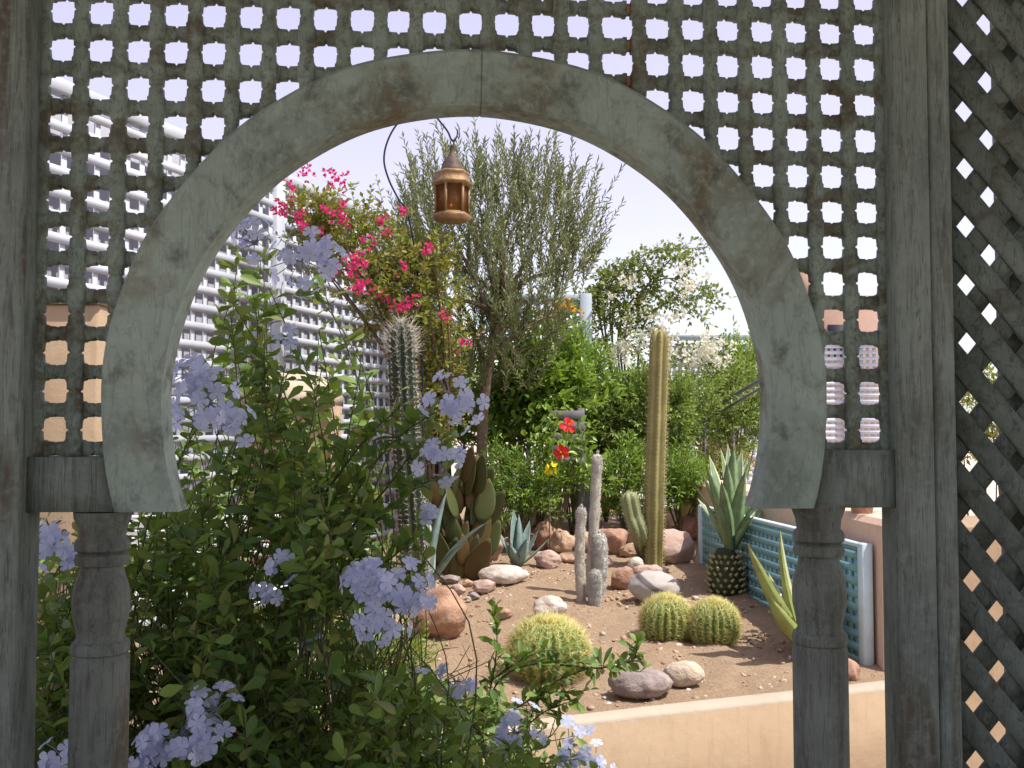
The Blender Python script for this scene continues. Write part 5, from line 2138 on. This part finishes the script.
ph6 = R(12)
mb = MB()
mb.lathe((0, 0, 0), [(r_ * sl, LZ(y)) for r_, y in ((15, 222), (19.5, 219.5), (19.5, 218), (20.5, 216.5), (18, 214.5), (16.5, 213))], 6, phase=ph6)
mb.build("base", M["brass"], lan)
mb = MB()
for k in range(6):
    th = ph6 + k * PI / 3
    mb.tube([(16.5 * sl * math.cos(th), 16.5 * sl * math.sin(th), LZ(213.5)), (17.2 * sl * math.cos(th), 17.2 * sl * math.sin(th), LZ(186))], 1.5 * sl, 6)
mb.build("frame", M["brass"], lan)
for k in range(6):
    mb = MB()
    th0, th1 = ph6 + k * PI / 3, ph6 + (k + 1) * PI / 3
    a, b_ = np.array((math.cos(th0), math.sin(th0), 0)), np.array((math.cos(th1), math.sin(th1), 0))
    r0_, r1_ = 16.0 * sl, 16.6 * sl
    q = [a * r0_ + (0, 0, LZ(213.2)), b_ * r0_ + (0, 0, LZ(213.2)), b_ * r1_ + (0, 0, LZ(186.5)), a * r1_ + (0, 0, LZ(186.5))]
    q2 = [x_ * (0.985, 0.985, 1) for x_ in q]
    mb.add(q + q2, [(0, 1, 2, 3), (7, 6, 5, 4), (0, 4, 5, 1), (1, 5, 6, 2), (2, 6, 7, 3), (3, 7, 4, 0)])
    mb.build("pane", M["amber"], lan)
mb = MB()
mb.lathe((0, 0, 0), [(r_ * sl, LZ(y)) for r_, y in ((17.5, 186.5), (21.5, 184.5), (21.8, 183.2), (18.5, 181.5), (17.8, 175), (18.8, 174), (17, 172))], 6, phase=ph6)
mb.build("eave", M["brass"], lan)
mb = MB()
mb.lathe((0, 0, 0), [(r_ * sl, LZ(y)) for r_, y in ((12.5, 172.5), (12.2, 170), (11, 168), (10, 164), (7.8, 160), (5.2, 157), (3.6, 154.5), (2.6, 152), (2.5, 147), (2.8, 146), (1.5, 145))], 12, phase=ph6)
smooth_by_angle(mb.build("dome", M["brass_dark"], lan), 30)
mb = MB()
rc = LZ(142.2)
mb.tube([(2.6 * sl * math.cos(t_) * 0.7, 0.0, rc + 2.8 * sl * math.sin(t_)) for t_ in np.linspace(0, 2 * PI, 17)], 0.6 * sl, 5)
mb.build("ring", M["brass_dark"], lan)
mb = MB()
mb.lathe((0, 0, 0), [(5 * sl, LZ(213)), (5 * sl, LZ(200)), (1 * sl, LZ(199.5))], 14)
mb.build("candle", M["wax"], lan)

# ---------------------------------------------------------------- other garden things
# ochre pot
p = soil(690, 528)
pt = thing("glazed_pot", "ochre-green glazed pot beside the dark rust stone", "pot", p)
mb = MB()
s = p[1] / F
mb.lathe((0, 0, -0.02), [(11 * s, 0), (14 * s, 14 * s), (16 * s, 34 * s), (17 * s, 46 * s), (18 * s, 47 * s), (18 * s, 50 * s), (16 * s, 50.5 * s), (15 * s, 46 * s)], 28)
smooth_by_angle(mb.build("pot_body", M["pot"], pt), 35)
mb = MB()
mb.lathe((0, 0, 0), [(15 * s, 43 * s), (2 * s, 44 * s)], 20)
mb.build("potting_soil", M["soil"], pt)

# handrail at the right back
h0, h1 = at(700, 416, 8.2), at(790, 362, 7.6)
hr = thing("handrail", "dark steel handrail of two parallel bars slanting at the right back", "handrail", (h0[0], h0[1], zsoil(8.0)))
mb = MB()
mb.tube([h0, h1], 0.017, 8)
part(mb, "top_bar", M["rail"], hr, True)
mb = MB()
mb.tube([h0 + (0.02, 0, -0.055), h1 + (0.02, 0, -0.055)], 0.012, 8)
part(mb, "lower_bar", M["rail"], hr, True)
for t in (0.05, 0.9):
    q = h0 + (h1 - h0) * t
    mb = MB()
    mb.tube([q, (q[0], q[1], 0.7)], 0.014, 8)
    part(mb, "post", M["rail"], hr, True)

# peach rendered pillar by the left fence and peach garden oven behind the plumbago
a, b_ = at(18, 430, 3.7), at(97, 430, 3.7)
pil = thing("rendered_pillar", "sunlit peach rendered pillar seen through the lattice left of the arch", "pillar", ((a[0] + b_[0]) / 2, 3.85, 0))
mb = MB()
zt5 = at(60, 304, 3.7)[2]
mb.cbox((0, 0, zt5 / 2), (b_[0] - a[0], 0.30, zt5), 0.012)
mb.build("pillar_body", M["peach"], pil)
mb = MB()
mb.cbox((0, 0, zt5 + 0.022), (b_[0] - a[0] + 0.03, 0.33, 0.04), 0.01)
mb.build("cap", M["peach_cap"], pil)
a, b_ = at(240, 430, 4.9), at(331, 430, 4.9)
wo = b_[0] - a[0]
ov = thing("garden_oven", "peach rendered garden oven with a dark arched mouth behind the plumbago", "oven", ((a[0] + b_[0]) / 2, 5.05, 0))
zo = at(300, 405, 4.9)[2]
mb = MB()
n = 14
ow, oh, oz = wo * 0.30, 0.20, zo - 0.42
ol_ = [(-wo / 2, 0), (-wo / 2, zo), (wo / 2, zo), (wo / 2, 0), (ow, 0)]
ol_ += [(ow, oz)] + [(ow * math.cos(t_), oz + oh * math.sin(t_)) for t_ in np.linspace(0, PI, n)[1:-1]] + [(-ow, oz), (-ow, 0)]
v = [(u, -0.15, z) for u, z in ol_] + [(u, 0.15, z) for u, z in ol_]
import mathutils.geometry as mg
tri = mg.tessellate_polygon([[Vector((u, z, 0)) for u, z in ol_]])
k = len(ol_)
mb.add(v, [tuple(t_) for t_ in tri] + [tuple(i + k for i in t_[::-1]) for t_ in tri] + [(i, (i + 1) % k, k + (i + 1) % k, k + i) for i in range(k)])
mb.build("oven_body", M["peach"], ov)
mb = MB()
mb.box((0, 0.155, zo / 2), (wo, 0.01, zo))
mb.build("back_plate", M["grey_wall"], ov)
mb = MB()
mb.lathe((0, 0, 0), [(0.70 * wo, zo), (0.70 * wo, zo + 0.05), (0.58 * wo, zo + 0.10), (0.40 * wo, zo + 0.16)], 4, phase=PI / 4)
mb.build("hood", M["peach_cap"], ov)

# white slatted bench behind the plumbago
bp = at(215, 540, 3.55)
bn = thing("slatted_bench", "white slatted garden bench half hidden behind the plumbago", "bench", (bp[0], 3.55, 0), R(4))
zb0 = bp[2]
mb = MB()
for i in range(6):
    mb.cbox((0, 0.02 * i, zb0 + 0.08 - 0.028 * i), (0.72, 0.014, 0.017), 0.003)
mb.build("backrest", M["white_metal"], bn)
mb = MB()
for i in range(7):
    mb.cbox((0, -0.06 - 0.055 * i, zb0 - 0.16), (0.74, 0.04, 0.02), 0.003)
mb.build("seat", M["white_metal"], bn)
for sx in (-0.34, 0.34):
    for sy, top in ((0.06, zb0 + 0.1), (-0.38, zb0 - 0.17)):
        mb = MB()
        mb.cbox((sx, sy, top / 2), (0.04, 0.04, top), 0.004)
        mb.build("leg", M["white_metal"], bn)

# far terracotta-pink house
hs_ = thing("pink_house", "flat-roofed terracotta pink house beyond the right fence", "house", (at(850, 430, 24)[0], 24.0, 0))
mb = MB()
zh = at(850, 300, 24)[2]
mb.box((0.6, 2, zh / 2), (3.4, 4, zh))
mb.build("wall", M["house_pink"], hs_)
mb = MB()
mb.cbox((0.6, 2, zh + 0.06), (3.5, 4.1, 0.12), 0.02)
mb.build("roof", M["peach_cap"], hs_)
mb = MB()
mb.box((-0.5, 2, zh + 0.62), (0.55, 0.55, 1.0))
mb.build("chimney", M["house_pink"], hs_)
for u in (-0.2, 1.2):
    mb = MB()
    mb.box((u, -0.01, zh - 1.0), (0.6, 0.04, 0.8))
    mb.build("window", M["iron"], hs_)

# potted red flowers on the parapet
pf = at(862, 512, 4.6)
gp = thing("flower_pot", "small pot of red flowers standing on the parapet", "flower pot", (pf[0], 4.6, 1.12))
mb = MB()
mb.lathe((0, 0, 0), [(0.045, 0), (0.06, 0.09), (0.064, 0.10), (0.055, 0.10)], 18)
smooth_by_angle(mb.build("pot_body", M["rock_rust"], gp), 35)
mb = MB()
c0 = np.array((pf[0], 4.6, 1.27))
Pq, dq = crown_points(c0, (0.10, 0.10, 0.08), 40, 0.3, -0.8, 0.2, 41)
spray(mb, Pq, dq + (0, 0, .5), 0.06, 6, 0.035, 0.025)
part(mb, "foliage", M["mid_leaf"], gp)
mb = MB()
blossoms(mb, Pq[::5] + (0, -0.02, 0.03), 5, 0.02, 0.016, 0.014)
part(mb, "flowers", M["red_petal"], gp)
# shrub beyond the parapet, seen through the diagonal trellis
shrub("potted_shrub", "yellow-green shrub beyond the parapet seen through the diagonal trellis", "shrub", at(1000, 430, 5.3), (0.26, 0.2, 0.34), (at(1000, 440, 5.3)[0], 5.3, 0.0), 140, 9, 0.16, 0.045, 0.016, M["yellow_leaf"], 51)
